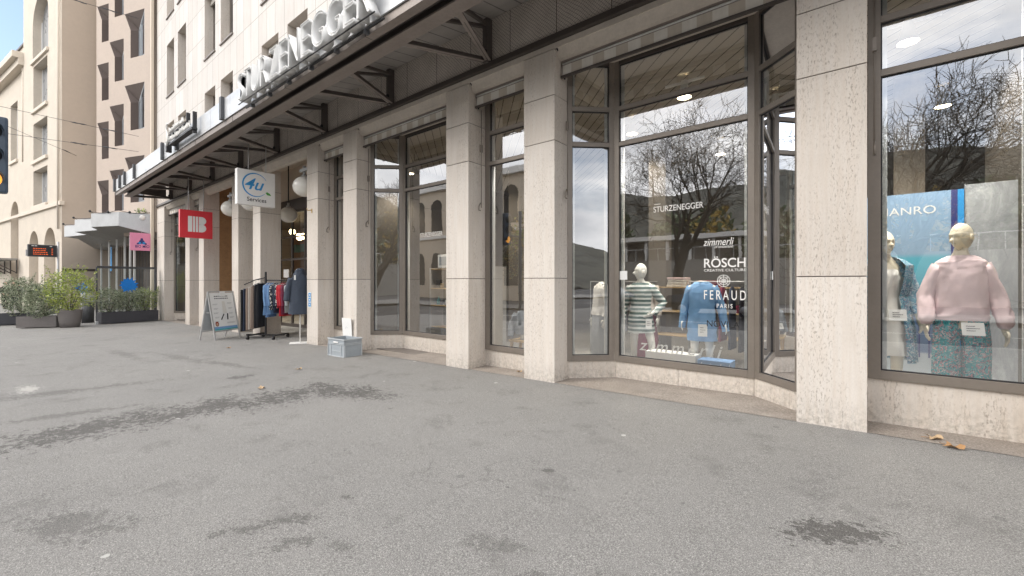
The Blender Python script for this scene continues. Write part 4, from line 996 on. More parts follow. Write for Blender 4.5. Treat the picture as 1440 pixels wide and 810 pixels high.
mb.build('sweater', fm); mb = MB(); card(mb, (.17, -.2, 1.2), .15, .11, R(10), R(-20)); mb.build('price_card', fm)
# coat hanging beyond the right slanted window and pale blouse at the left one
for (x, y, rz, m, m2_, lb) in ((-.72, 1.65, R(60), 'navy_cloth', 'curtain', 'headless form in dark coat and grey top behind the right slanted pane'), (-3.42, 1.35, R(-40), 'curtain_grey', 'white_cloth', 'form in a pale cardigan behind the left slanted pane'), (-2.95, 2.1, R(-10), 'burgundy_cloth', 'stone_cloth', 'form in a beige top and dark red skirt behind the window frame')):
    q = thing('mannequin', lb, 'mannequin', (x, y, -.1), rz); P = stand(nk=V((0, 0, 1.5)))
    mb = MB(); body(mb, 'mannequin_white', P, head=False); mb.build('body', q)
    mb = MB(); cloth(mb, torso_rings([(.95, .19, .14, 0), (1.12, .16, .12, 0), (1.38, .165, .10, 0), (1.45, .08, .07, 0)]), m2_, .01, 6)
    for s, L in ((-1, 'L'), (1, 'R')): sleeve(mb, [P['sh' + L] + V((-s * .02, 0, 0)), P['el' + L], P['wr' + L] + V((0, 0, .03))], [.08, .07, .055], m2_, seed=s, fold=.008)
    mb.build('top', q); mb = MB(); cloth(mb, torso_rings([(.15, .21, .17, 0), (.6, .20, .16, 0), (1.0, .165, .13, 0)]), m, .014, 9); mb.build('skirt', q)

# display pieces
b_ = thing('display_board', 'blue seaside picture board lettered HANRO behind the mannequins', 'display board', (0, 1.5, 0))
mb = MB(); mb.box(-.5, .72, 0, .03, .2, 2.40, 'sea_picture'); mb.box(.72, .77, -.004, .034, .2, 2.40, 'navy'); mb.box(.77, .82, -.002, .03, .2, 2.40, 'logo_blue'); mb.build('picture', b_)
mb = MB(); add_text(mb, 'HANRO', 'white', (at(1236, 300, 1.5).x, -.003, 2.16), (1, 0, 0), (0, 0, 1), width=at(1316, 300, 1.5).x - at(1236, 300, 1.5).x, height=.09, depth=0); mb.build('lettering', b_)
mb = MB()
mb.box(-.45, .72, -.02, -.006, 1.27, 1.29, 'navy'); mb.box(-.45, .72, -.02, -.006, 1.20, 1.21, 'navy')
for k in range(14): mb.box(-.42 + k * .08, -.408 + k * .08, -.02, -.008, .55, 1.27, 'navy')
mb.build('railing_picture', b_)
g_ = thing('marbled_screen', 'grey marbled panel behind the pink sweater mannequin', 'panel', (.985, 1.5, 0)); mb = MB(); mb.box(-.155, .22, .0, .03, .2, 2.44, 'marbled_panel', .004); mb.box(-.16, -.156, -.01, .04, .2, 2.45, 'steel'); mb.build('panel', g_)
pf = tag(None or (lambda m: (m.box(-.2, 1.22, .56, 2.2, -.05, .30, 'white', .006), m.build('display_platform'))[1])(MB()), 'low white platform under the two mannequins in the right window', 'platform')
# box letters zimmerli + blue plinth
zb = thing('display_box', 'white display box with raised letters zimmerli in the big bay window', 'display box', (-2.55, 1.08, -.1))
mb = MB(); mb.box(0, .72, 0, .28, 0, .47, 'white', .004); mb.build('box', zb)
mb = MB(); me = text_mesh('zimmerli', .24, .006, shear=.3, spacing=1.35)
mb.faces([V((v.co.x - .1, .02 - v.co.z, .47 + v.co.y)) for v in me.vertices], [tuple(p.vertices) for p in me.polygons], 'white'); mb.build('lettering', zb)
bb = thing('display_box', 'blue display box reading switzerland under the blue sweater', 'display box', (-1.80, 1.06, -.1))
mb = MB(); mb.box(0, .42, 0, .26, 0, .43, 'blue_cloth', .004); mb.build('box', bb)
mb = MB(); add_text(mb, 'of switzerland', 'white', (-.0, -.004, .33), (1, 0, 0), (0, 0, 1), width=.41, height=.065, depth=0, shear=.25); mb.build('lettering', bb)
# shelf towers with folded knits
def pile(x, y, z, n, label, cols, w_=.36):
    q = thing('folded_knitwear', label, 'clothes', (x, y, z)); h = 0
    for k in range(n):
        mb = MB(); t_ = random.uniform(.035, .055); ox = random.uniform(-.015, .015); mb.box(-w_ / 2 + ox, w_ / 2 + ox, -.14, .14, h, h + t_ - .003, random.choice(cols), .016); mb.build('folded_sweater', q); h += t_
def shelf(x0, x1, y, zs, label):
    q = thing('shelf_unit', label, 'shelf', ((x0 + x1) / 2, y, 0)); L = (x1 - x0) / 2
    for s in (-1, 1): mb = MB(); mb.box(s * L - .02, s * L + .02, 0, .4, -.1, zs[-1] + .02, 'steel'); mb.build('upright', q)
    for z in zs: mb = MB(); mb.box(-L + .02, L - .02, 0, .4, z - .02, z, 'wood_light'); mb.build('shelf', q)
shelf(-3.2, -.9, 3.0, (.4, .85, 1.3), 'low wooden shelf of folded knitwear deep behind the striped jumper')
pile(-2.75, 3.2, 1.3, 4, 'pile of pink and cream knitwear left on the deep shelf', ['pink_cloth', 'white_cloth', 'stone_cloth']); pile(-2.2, 3.2, 1.3, 3, 'pile of dark red knitwear in the middle of the deep shelf', ['burgundy_cloth', 'red_cloth']); pile(-1.3, 3.2, 1.3, 4, 'pile of white towels at the right end of the deep shelf', ['white_cloth', 'stone_cloth'])
pile(-2.5, 3.2, .85, 3, 'pile of grey knitwear on the middle board of the deep shelf', ['grey_cloth', 'curtain_grey']); pile(-1.6, 3.2, .85, 3, 'pile of burgundy knitwear on the middle board of the deep shelf', ['burgundy_cloth'])
def dress_rail(x, y, n, cols, label, L=1.4, rz=0):
    q = thing('dress_rail', label, 'clothes rail', (x, y, -.1), rz); mb = MB(); mb.tube([(-L / 2, 0, 0), (-L / 2, 0, 1.5), (L / 2, 0, 1.5), (L / 2, 0, 0)], .014, 'steel'); mb.build('frame', q)
    for k in range(n):
        g = thing('hanging_dress', f'{cols[k % len(cols)].split("_")[0]} garment number {k+1} on the {label}', 'garment', (0, 0, 0))
        g.parent = None
        px = x + math.cos(rz) * (-L / 2 + .1 + k * (L - .2) / n); py = y + math.sin(rz) * (-L / 2 + .1 + k * (L - .2) / n)
        bpy.data.objects.remove(g); mb = MB()
        cloth(mb, [((0, 0, .45 + random.uniform(-.1, .1)), .035, .24), ((0, 0, .8), .03, .21), ((0, 0, 1.25), .028, .20), ((0, 0, 1.38), .02, .14), ((0, 0, 1.42), .01, .04)], cols[k % len(cols)], .006, 5, seg=18)
        o = mb.build('hanging_garment'); o.location = (px, py, -.1); o.rotation_euler = (0, 0, rz)
        tag(o, f'{cols[k % len(cols)].split("_")[0]} garment hanging on the {label}', 'garment', 'garments on the rails inside the shop')
dress_rail(-1.6, 2.5, 9, ['burgundy_cloth', 'navy_cloth', 'black_cloth'], 'clothes rail behind the blue sweater', 1.5)
dress_rail(-3.9, 3.4, 8, ['navy_cloth', 'grey_cloth', 'burgundy_cloth'], 'clothes rail behind the narrow window', 1.5, R(20))
# shelves with goods behind the fourth bay
shelf(-8.0, -6.0, 1.55, (.35, .85, 1.25, 1.7), 'open wooden shelf of small goods behind the window left of the middle pillar')
q = thing('bucket_bag', 'red basket bag on the bottom of the goods shelf', 'bag', (-6.75, 1.4, .36)); mb = MB(); cloth(mb, [((0, 0, 0), .13, .1), ((0, 0, .12), .16, .12), ((0, 0, .24), .17, .13)], 'red_cloth', .002); mb.ell((0, 0, .01), .13, .1, .01, 'red_cloth'); mb.tube([(-.16, 0, .22), (-.08, 0, .36), (.08, 0, .36), (.16, 0, .22)], .01, 'red_cloth'); mb.build('bag', q)
for (x, z, w_, h_, lb) in ((-7.5, 1.72, .34, .30, 'white framed card leftmost above the goods shelf'), (-7.05, 1.72, .40, .26, 'wide white framed card above the goods shelf'), (-6.5, 1.74, .28, .28, 'white framed card rightmost above the goods shelf')):
    q = thing('framed_card', lb, 'card', (x, 1.5, z)); mb = MB(); mb.box(-w_ / 2, w_ / 2, 0, .02, 0, h_, 'white', .003); mb.build('frame', q); mb = MB(); mb.box(-w_ / 2 + .05, w_ / 2 - .05, -.003, 0, .05, h_ - .05, 'curtain_grey'); mb.build('picture', q)
rs = random.Random(3)
def goods(x, z, k):
    q = None; mb = MB()
    if k % 3 == 0: mb.tube([(0, 0, 0), (0, 0, .12), (0, 0, .15), (0, 0, .2)], [.045, .045, .015, .015], rs.choice(['white', 'teal_box', 'dark_grey', 'glass_upper']), 10); n = 'bottle'
    elif k % 3 == 1: mb.box(-.06, .06, -.05, .05, 0, rs.uniform(.1, .2), rs.choice(['paper', 'blue_cloth', 'stone_cloth', 'dark_grey']), .004); n = 'gift_box'
    else: mb.tube([(0, 0, 0), (0, 0, .05), (0, 0, .11)], [.04, .05, .045], rs.choice(['white', 'stone_cloth', 'wood_light']), 12); n = 'cup'
    return n, mb
kk = 0
for z in (.85, 1.25):
    for i in range(13):
        n_, mb = goods(0, 0, kk); kk += 1
        o = mb.build(n_); o.location = (-7.9 + i * .145, 1.72 + rs.uniform(-.06, .06), z + .001)
        tag(o, {'bottle': 'small bottle', 'gift_box': 'small box', 'cup': 'small cup'}[n_] + ' standing on the open shelf in the window left of the middle pillar', n_.replace('_', ' '), 'small goods on the open shelf')
q = thing('pot_plant', 'small leafy pot plant standing above the goods shelf', 'plant', (-7.0, 1.8, 1.71)); mb = MB(); mb.tube([(0, 0, 0), (0, 0, .14)], [.05, .07], 'white', 12); mb.build('pot', q)
def leaves(mb, c, rad, n, size, mats, rs, elong=2.2, shell=.35):
    c = V(c)
    for i in range(n):
        while True:
            p = V((rs.uniform(-1, 1), rs.uniform(-1, 1), rs.uniform(-1, 1)))
            if p.length < 1: break
        if rs.random() > shell: p = p.normalized() * (p.length ** .4)
        k = 1 + .35 * nz(p.x * 2 + c.x, p.y * 2, p.z * 2)
        p = c + V((p.x * rad[0], p.y * rad[1], p.z * rad[2])) * k
        d = V((rs.gauss(0, 1), rs.gauss(0, 1), rs.gauss(.5, .8))).normalized(); s = d.cross(V((rs.gauss(0, 1), rs.gauss(0, 1), rs.gauss(0, 1)))).normalized()
        L = size * rs.uniform(.6, 1.3); w2 = L / elong
        mb.faces([p, p + d * L * .5 + s * w2 * .5, p + d * L, p + d * L * .5 - s * w2 * .5], [(0, 1, 2, 3)], rs.choice(mats))
mb = MB(); leaves(mb, (0, 0, .3), (.13, .13, .18), 200, .07, ['foliage_yellow', 'foliage_grey'], rs, 2); mb.build('leaves', q)

# ------------------------------------------------------------------ crate, card, small fittings
cr_ = thing('crate', 'grey plastic stacking crate standing open on the pavement against the pillar', 'crate', (-8.35, -.42, gz(-8.35)), R(3))
def crate(mb, w_, d_, h_):
    m = 'crate_grey'; t_ = .012
    mb.box(-w_ / 2, w_ / 2, -d_ / 2, d_ / 2, .0, .012, m)
    for (a, b, c, d) in ((-w_ / 2, w_ / 2, -d_ / 2, -d_ / 2 + t_), (-w_ / 2, w_ / 2, d_ / 2 - t_, d_ / 2), (-w_ / 2, -w_ / 2 + t_, -d_ / 2, d_ / 2), (w_ / 2 - t_, w_ / 2, -d_ / 2, d_ / 2)): mb.box(a + .002, b - .002, c + .002, d - .002, .012, h_ - .01, m)
    for z in (h_ - .03, h_ - .10, h_ - .125): # ribs round the rim
        e_ = .014 if z > h_ - .05 else .008; th = .024 if z > h_ - .05 else .010
        mb.box(-w_ / 2 - e_, w_ / 2 + e_, -d_ / 2 - e_, -d_ / 2, z, z + th, 'crate_rib', .002); mb.box(-w_ / 2 - e_, w_ / 2 + e_, d_ / 2, d_ / 2 + e_, z, z + th, 'crate_rib', .002)
        mb.box(-w_ / 2 - e_, -w_ / 2, -d_ / 2, d_ / 2, z, z + th, 'crate_rib', .002); mb.box(w_ / 2, w_ / 2 + e_, -d_ / 2, d_ / 2, z, z + th, 'crate_rib', .002)
    for s in (-1, 1):
        for u in (-1, 1): mb.box(s * w_ / 2 - .016 * (s > 0) - .0, s * w_ / 2 + .016 * (s < 0) + .0, u * (d_ / 2 + .006) - .006, u * (d_ / 2 + .006) + .006, .0, h_ - .13, 'crate_rib', .002); mb.box(s * (w_ / 2 + .006) - .006, s * (w_ / 2 + .006) + .006, u * d_ / 2 - .02 * (u > 0), u * d_ / 2 + .02 * (u < 0), 0, h_ - .13, 'crate_rib', .002)
        for k in (-.30, .30): mb.box(k * w_ - .007, k * w_ + .007, s * (d_ / 2 + .004) - .005, s * (d_ / 2 + .004) + .005, 0, h_ - .13, 'crate_rib', .001)
        mb.box(-w_ / 2 - .0, w_ / 2, s * (d_ / 2 + .003) - .004, s * (d_ / 2 + .003) + .004, 0, .02, 'crate_rib')
        mb.box(-w_ * .28, w_ * .28, s * (d_ / 2 + .003) - .004, s * (d_ / 2 + .003) + .004, h_ * .30, h_ * .33, 'crate_rib')
mb = MB(); crate(mb, .58, .40, .37); mb.build('shell', cr_)
for s in (-1, 1): mb = MB(); mb.box(-.08, .08, s * .209 - .006, s * .209 + .006, .275, .305, 'white', .008); mb.build('handle', cr_)
mb = MB(); mb.box(-.1, .1, -.209, -.2085, .10, .16, 'white', 0); 
mb = MB(); mb.box(.02, .26, -.16, .16, .20, .215, 'paper', .002); mb.box(-.24, .0, -.15, .15, .22, .23, 'dark_grey', .002); mb.build('folded_sheet', cr_)
wc = thing('card_sign', 'white card with small script leaning on the pillar behind the crate', 'card', (-8.93, -.012, gz(-9) + .22)); mb = MB(); mb.box(-.19, .19, -.012, 0, 0, .50, 'paper', .003, Matrix.Rotation(R(4), 4, 'X')); mb.build('card', wc)
mb = MB(); mb.tube([(-.06, -.028, .26), (-.02, -.032, .31), (.0, -.028, .27), (.04, -.03, .30), (.06, -.028, .27)], .004, 'curtain_grey', 5); mb.build('script', wc)
ns = thing('notice_plate', 'small blue and white notice plate on the pillar beside the coat stand', 'sign', (-10.72, -.004, .95)); mb = MB(); mb.box(-.07, .07, -.006, 0, -.19, .19, 'white', .002); mb.build('plate', ns)
mb = MB()
for k in range(3): mb.box(-.058, .058, -.008, -.006, -.17 + k * .12, -.07 + k * .12, 'logo_blue'); mb.box(-.02, .02, -.0095, -.008, -.14 + k * .12, -.10 + k * .12, 'white')
mb.build('pictograms', ns)
hk = thing('wall_hook', 'small brass hook high on the pillar right of the entrance', 'hook', (-10.62, -.0, 3.15)); mb = MB(); mb.box(-.02, .02, -.01, 0, -.05, .05, 'brass', .002); mb.build('plate', hk); mb = MB(); mb.tube([(0, -.01, .02), (-.02, -.1, .0), (-.02, -.12, .05)], .011, 'brass'); mb.build('arm', hk)

# ------------------------------------------------------------------ A-frame poster stand
af = thing('a_frame_sign', 'grey A-frame pavement sign with white poster and blue footer', 'sign', (-14.05, -.92, gz(-14)), math.atan2(.72, -.34) - PI + PI)
# local x along the board, local -y = facing side
af.rotation_euler = (0, 0, math.atan2(.72, -.36)); 
# board local frame: x from near foot (0) to far foot, outward normal = -y ... +x world side
Wd, Hh = .80, 1.32; lean = .26
def sl(x, z): return V((x - Wd / 2, lean * (z / Hh) - lean, z))       # front face leans back towards +y
mb = MB()
for x in (0, Wd): mb.obox(sl(x, 0), sl(x, Hh), .035, .03, 'steel', up=(0, 1, 0))
mb.obox(sl(0, Hh), sl(Wd, Hh), .035, .03, 'steel'); mb.obox(sl(0, .24), sl(Wd, .24), .03, .03, 'steel'); mb.build('front_frame', af)
def bl(x, z): return V((x - Wd / 2, lean - lean * (z / Hh), z))
mb = MB()
for x in (0, Wd): mb.obox(bl(x, 0), bl(x, Hh), .03, .03, 'steel', up=(0, 1, 0))
mb.obox(bl(0, .24), bl(Wd, .24), .03, .03, 'steel'); a, b, c, d = bl(.03, .26), bl(Wd - .03, .26), bl(Wd - .03, Hh - .05), bl(.03, Hh - .05); mb.prism([a, b, c, d], (0, -.01, 0), 'curtain_grey'); mb.build('back_frame', af)
for x in (0, Wd): mb = MB(); mb.tube([sl(x, .75), bl(x, .75)], .006, 'steel'); mb.build('strut', af)
def pp(x, z, o=.012): p = sl(x, z); return p + V((0, -o, 0))
mb = MB(); mb.prism([pp(.025, .26, 0), pp(Wd - .025, .26, 0), pp(Wd - .025, Hh - .03, 0), pp(.025, Hh - .03, 0)], (0, .01, 0), 'paper'); 
def pq(x0, x1, z0, z1, m, o=.003): mb.quad(pp(x0, z0, o), pp(x1, z0, o), pp(x1, z1, o), pp(x0, z1, o), m)
pq(.03, Wd - .03, .265, .36, 'sky_cloth'); pq(.03, Wd - .03, .265, .30, 'teal_box', .0045)
rs2 = random.Random(2)
for z in (1.18, 1.12):
    x = .16
    while x < .6: w_ = rs2.uniform(.02, .05); pq(x, x + w_, z, z + .025, 'dark_grey'); x += w_ + .012
for (x, z, w_) in ((.08, .98, .16), (.10, .86, .14), (.08, .74, .15), (.1, .62, .14), (.08, .5, .13), (.54, 1.0, .16), (.56, .86, .14), (.56, .72, .14), (.56, .6, .15), (.45, .46, .28)):
    for k in range(2): pq(x, x + w_ - .03 * k, z - k * .022, z - k * .022 + .007, 'grey_window')
mb.quad(pp(.26, .55), pp(.29, .54), pp(.40, .70), pp(.37, .71), 'black_cloth'); mb.quad(pp(.46, .54), pp(.50, .54), pp(.52, .71), pp(.48, .71), 'black_cloth')
mb.quad(pp(.36, .72, .0025), pp(.50, .72, .0025), pp(.47, 1.05, .0025), pp(.38, 1.05, .0025), 'white_cloth')
for (x, z, r_, m) in ((.13, .44, .055, 'hair_red'), (.13, .43, .03, 'skin')):
    pts = [pp(x + r_ * math.cos(a), z + 1.25 * r_ * math.sin(a), .004 if r_ > .04 else .005) for a in [2 * PI * k / 14 for k in range(14)]]; mb.faces(pts, [tuple(range(14))], m)
mb.build('poster', af, normals=False)
mb = MB(); mb.box(-.06, .10, -.04, -.025, Hh - .13, Hh + .01, 'paper', .003); mb.build('clip_card', af)

# ------------------------------------------------------------------ garment rack and garments
RK = V((-13.0, -.10, gz(-13))); RD = V((.83, .55, 0)).normalized(); rz = math.atan2(RD.y, RD.x)
rk = thing('garment_rack', 'black wheeled garment rack in front of the entrance', 'clothes rack', RK, rz)
mb = MB(); mb.obox((-.62, 0, .10), (.50, 0, .10), .05, .03, 'black'); mb.obox((-.35, -.32, .11), (-.35, .32, .11), .05, .03, 'black'); mb.obox((.40, -.32, .11), (.40, .32, .11), .05, .03, 'black'); mb.build('base', rk)
for x, y in ((-.35, -.32), (-.35, .32), (.40, -.32), (.40, .32)):
    mb = MB(); mb.tube([(x - .022, y, .045), (x + .022, y, .045)], .045, 'black', 14); mb.box(x - .03, x + .03, y - .012, y + .012, .07, .12, 'black'); mb.build('castor', rk)
mb = MB(); mb.box(-.07, -.03, -.02, .02, .1, 1.86, 'black', .003); mb.build('post', rk)
mb = MB(); mb.tube([(-.05, 0, 1.62), (.70, 0, 1.62)], .014, 'black'); mb.tube([(-.05, 0, 1.70), (-.35, 0, 1.64), (-.70, -.0, 1.50)], .014, 'black'); mb.build('rail', rk)
def garment(name, label, s, ztop, kind, mats, L=.9, wd=.42, tw=0):
    p = RK + RD * s; ang = rz + tw
    q = thing(name, label, 'garment', (p.x, p.y, RK.z + ztop), ang, 'garments on the wheeled rack')
    mb = MB(); mb.tube([(0, 0, -.02), (0, 0, .05), (0, .02, .075), (0, .035, .05)], .004, 'steel', 6); mb.tube([(0, -wd * .42, -.09), (0, 0, -.02), (0, wd * .42, -.09)], .007, 'steel', 6); mb.build('hanger', q)
    mb = MB(); m = mats[0]
    if kind == 'trousers':
        for u in (-1, 1): cloth(mb, [((.0, u * .085, -L), .035, .095), ((0, u * .08, -L * .5), .033, .095), ((0, u * .075, -.12), .032, .09), ((0, u * .075, -.07), .03, .085)], m, .006, 4, seed=s * 9 + u, seg=22)
        mb.box(-.03, .03, -.15, .15, -.10, -.06, m, .01)
    else:
        cloth(mb, [((0, 0, -L), .055, wd * .5), ((0, 0, -L * .75), .05, wd * .48), ((0, 0, -L * .45), .05, wd * .46), ((0, 0, -.22), .052, wd * .46), ((0, 0, -.12), .045, wd * .42), ((0, 0, -.06), .035, wd * .2), ((0, 0, -.03), .03, wd * .12)], m, .012, 6, seed=s * 7, seg=30)
        for u in (-1, 1): sleeve(mb, [V((0, u * wd * .42, -.13)), V((.02, u * wd * .52, -.4)), V((.035, u * wd * .5, -.66))], [.06, .055, .045], m if len(mats) < 2 else mats[1], fold=.006, seed=s + u)
    mb.build('cloth', q)
    return q
TR = [('black_cloth', 'black trousers at the left end of the rack'), ('navy_cloth', 'dark navy trousers, second from the left end of the rack'), ('taupe_cloth', 'taupe trousers between dark pairs on the rack'), ('stone_cloth', 'pale stone trousers beside the taupe pair on the rack'), ('taupe_cloth', 'taupe trousers just left of the black pairs on the rack'), ('black_cloth', 'black trousers left of the rack post'), ('black_cloth', 'long black trousers touching the rack post')]
for k, (m, lb) in enumerate(TR): garment('trousers', lb, -.68 + k * .082, 1.42 + .03 * k, 'trousers', [m], L=1.22 + .01 * k, tw=random.uniform(-.12, .12))
TP = [('blue_cloth', 'mid blue jacket nearest the rack post', .92), ('denim', 'denim blue jacket right of the post on the rack', .98), ('blue_cloth', 'second mid blue jacket on the rack', .9), ('print_dots', 'navy top with white spots on the rack', .78), ('navy_cloth', 'plain navy jacket among the tops on the rack', .86), ('print_dots', 'black and white spotted blouse beside the red tops', .74), ('red_cloth', 'bright red cardigan on the rack', .72), ('red_cloth', 'long red top at the right part of the rack', .95), ('burgundy_cloth', 'dark red top near the right end of the rack', .9), ('curtain_grey', 'pale grey top at the right end of the rack', .85)]
for k, (m, lb, L) in enumerate(TP): garment('jacket', lb, .05 + k * .068, 1.585, 'top', [m], L=L, tw=random.uniform(-.15, .1))
# coat on stand
cs = thing('coat_stand', 'white metal bust stand on the pavement carrying the dark coat', 'stand', (-11.12, -.06, gz(-11)), R(62))
mb = MB(); mb.box(-.24, .24, -.17, .17, 0, .018, 'white', .004); mb.build('base', cs); mb = MB(); mb.tube([(0, 0, .018), (0, 0, 1.5)], .016, 'white'); mb.build('pole', cs); mb = MB(); mb.tube([(0, 0, 1.62), (0, 0, 1.82)], [.08, .05], 'mannequin_white', 12); mb.ell((0, 0, 1.6), .19, .11, .14, 'mannequin_white'); mb.build('bust', cs)
ct = thing('coat', 'long dark grey hooded coat with white collar tag worn by the bust stand', 'coat', (-11.12, -.06, gz(-11)), R(62))
mb = MB(); cloth(mb, torso_rings([(.74, .27, .20, 0), (1.0, .25, .18, 0), (1.25, .22, .155, 0), (1.5, .225, .15, 0), (1.64, .20, .125, 0), (1.74, .12, .10, 0), (1.86, .095, .09, 0)]), 'coat', .010, 5)
for s in (-1, 1): sleeve(mb, [V((s * .19, 0, 1.63)), V((s * .27, .0, 1.33)), V((s * .30, -.05, 1.08))], [.10, .085, .07], 'coat', seed=s, fold=.008)
mb.build('cloth', ct); mb = MB(); cloth(mb, [((0, .06, 1.66), .17, .14), ((0, .08, 1.76), .15, .12), ((0, .09, 1.85), .11, .09), ((0, .08, 1.90), .04, .03)], 'coat', .01, 4); mb.build('hood', ct)
mb = MB(); mb.box(-.13, -.09, -.14, -.135, 1.60, 1.72, 'paper'); mb.build('tag', ct)

# ------------------------------------------------------------------ fallen leaves
def leaf(x, y, z, s, rz, m, label, grp=None):
    mb = MB(); n = 22; pts = []
    for i in range(n):
        a = 2 * PI * i / n; r_ = s * (.55 + .45 * abs(math.cos(2.5 * a)) ** 1.6) * (1 if i % 2 else .84)
        pts.append(V((r_ * math.cos(a), r_ * math.sin(a) * .8, .012 + .22 * s * math.sin(a * 3) + .18 * s * abs(math.cos(a)))))
    vs = [V((0, 0, .006))] + pts; mb.faces(vs, [(0, 1 + i, 1 + (i + 1) % n) for i in range(n)], m, True)
    lo = min(v.z for v in vs); mb.tube([(0, 0, .008), (-s * .7, s * .2, .012), (-s * 1.2, s * .3, .010)], .0025, 'wood', 5)
    o = mb.build('leaf'); o.location = (x, y, z + .004 - min(0, lo)); o.rotation_euler = (0, 0, rz); tag(o, label, 'leaf', grp or 'fallen plane leaves')
leaf(.47, .12, gz(.5), .075, R(30), 'leaf_dry_pale', 'pale curled leaf lying on the granite strip below the pink sweater window'); leaf(.57, -.06, gz(.5), .08, R(-20), 'leaf_dry', 'orange brown leaf on the asphalt just in front of the pale curled leaf')
leaf(-6.52, -2.72, gz(-6.5), .065, R(10), 'leaf_dry_pale', 'brown leaf near the long dark stain on the pavement'); leaf(-7.52, -1.74, gz(-7.5), .055, R(80), 'leaf_dry_pale', 'small pale leaf lying in front of the grey crate')
leaf(-4.12, .24, gz(-4.1), .06, R(50), 'foliage_autumn', 'yellow leaf at the foot of the second pillar from the right'); leaf(-4.32, .30, gz(-4.3), .05, R(20), 'leaf_dry_pale', 'tiny yellow leaf against the plinth of the narrow window')
leaf(-11.6, -1.5, gz(-11.6), .05, R(70), 'leaf_dry', 'small dark leaf on the pavement before the entrance')

# ------------------------------------------------------------------ brown building with triangular window niches
bw = thing('brown_building', 'light brown building with staggered triangular window niches beyond the canopy', 'building', (-30, 0, 0))
def bpart(mb, name, label=None, parent=None):
    o = mb.build(name); o.parent = parent or bw
    if not parent: o.location = (30, 0, 0)
    if label: o['label'] = label
    return o
FD = V((-.939, -.345, 0)); FN = V((.345, -.939, 0))       # each window bay is a facet turned towards the street
mb = MB(); ZT = 22
def fp(k, s_, d_, z): return V((-26.0 - 3.9 * k, -.09, 0)) + FD * s_ - FN * d_ + V((0, 0, z))
ROWS = [(5.2 + 3.475 * i, 7.4 + 3.475 * i) for i in range(5)]
S0, S1, SE, SA = .52, 1.94, 2.02, 1.42
for k in range(3):
    se = SE if k < 2 else SE
    zs = [3.6] + [z for r_ in ROWS for z in r_] + [ZT]
    for i in range(0, len(zs), 2):
        mb.quad(fp(k, 0, 0, zs[i]), fp(k, se, 0, zs[i]), fp(k, se, 0, zs[i + 1]), fp(k, 0, 0, zs[i + 1]), 'brown_wall')
    for z0, z1 in ROWS:
        mb.quad(fp(k, 0, 0, z0), fp(k, S0, 0, z0), fp(k, S0, 0, z1), fp(k, 0, 0, z1), 'brown_wall')
        mb.quad(fp(k, S1, 0, z0), fp(k, se, 0, z0), fp(k, se, 0, z1), fp(k, S1, 0, z1), 'brown_wall')
        mb.quad(fp(k, SA + .1, 0, z0), fp(k, S1, 0, z0), fp(k, S1, 0, z1 - .85), fp(k, SA + .1, 0, z1 - .85), 'brown_wall')
        mb.faces([fp(k, SA + .1, 0, z1 - .85), fp(k, S1, 0, z1 - .85), fp(k, S1, 0, z1)], [(0, 1, 2)], 'brown_wall')
    nx = V((-26.0 - 3.9 * (k + 1), -.09, 0)) if k < 2 else V((-38.2, -.0, 0)); a = fp(k, se, 0, 0)
    mb.quad((a.x, a.y, 3.6), (nx.x, nx.y, 3.6), (nx.x, nx.y, ZT), (a.x, a.y, ZT), 'brown_wall')
mb.quad((-38.2, 12, ZT), (-25.52, 12, ZT), (-25.52, -.9, ZT), (-38.2, -.9, ZT), 'concrete')
mb.quad((-26.0, -.09, 3.6), (-25.56, -.07, 3.6), (-25.56, -.07, ZT), (-26.0, -.09, ZT), 'brown_wall')
mb.quad((-38.1, 2.5, 3.7), (-25.56, 2.5, 3.7), (-25.56, -.05, 3.7), (-38.1, -.05, 3.7), 'brown_wall'); bpart(mb, 'wall')
mb = MB(); mb.box(-25.75, -25.56, -.20, -.095, -.4, 22, 'cream', .01); bpart(mb, 'corner_strip')
for k in range(3):
    for n_, (z0, z1) in enumerate(ROWS):
        o = bpy.data.objects.new('niche_window', None); COL.objects.link(o); o.parent = bw; o.location = (30, 0, 0)
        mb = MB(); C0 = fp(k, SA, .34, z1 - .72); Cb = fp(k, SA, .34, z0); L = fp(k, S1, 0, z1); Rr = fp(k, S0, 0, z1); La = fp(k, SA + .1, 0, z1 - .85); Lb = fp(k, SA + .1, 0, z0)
        mb.faces([L, Rr, C0], [(0, 1, 2)], 'brown_shaded'); mb.faces([L, La, C0], [(0, 1, 2)], 'brown_shaded'); mb.quad(La, Lb, Cb, C0, 'brown_shaded')
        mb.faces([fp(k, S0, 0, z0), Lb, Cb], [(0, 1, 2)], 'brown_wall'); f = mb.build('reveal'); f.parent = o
        G0 = fp(k, SA - .02, .32, z0); G1 = fp(k, S0 + .02, .05, z0); mb = MB()
        zt = lambda q: (z1 - .74) + q * .72
        for q in (0, .33, 1): p = G0.lerp(G1, q); mb.obox(p, V((p.x, p.y, zt(q))), .07, .07, 'curtain_grey')
        mb.obox(G0 + V((0, 0, .04)), G1 + V((0, 0, .04)), .07, .08, 'curtain_grey'); mb.obox(V((G0.x, G0.y, zt(0))), V((G1.x, G1.y, zt(1))), .06, .08, 'curtain_grey'); f = mb.build('frame'); f.parent = o
        mb = MB(); mb.quad(G0, G1, V((G1.x, G1.y, zt(1))), V((G0.x, G0.y, zt(0))), 'glass_upper'); f = mb.build('pane'); f.parent = o
        mb = MB(); off = V((-.12, .12, 0)); mb.quad(G0 + off, G1 + off, V((G1.x, G1.y, zt(1))) + off, V((G0.x, G0.y, zt(0))) + off, 'shop_wall' if (k, n_) in ((0, 2), (1, 2)) else 'window_dark'); f = mb.build('blind'); f.parent = o
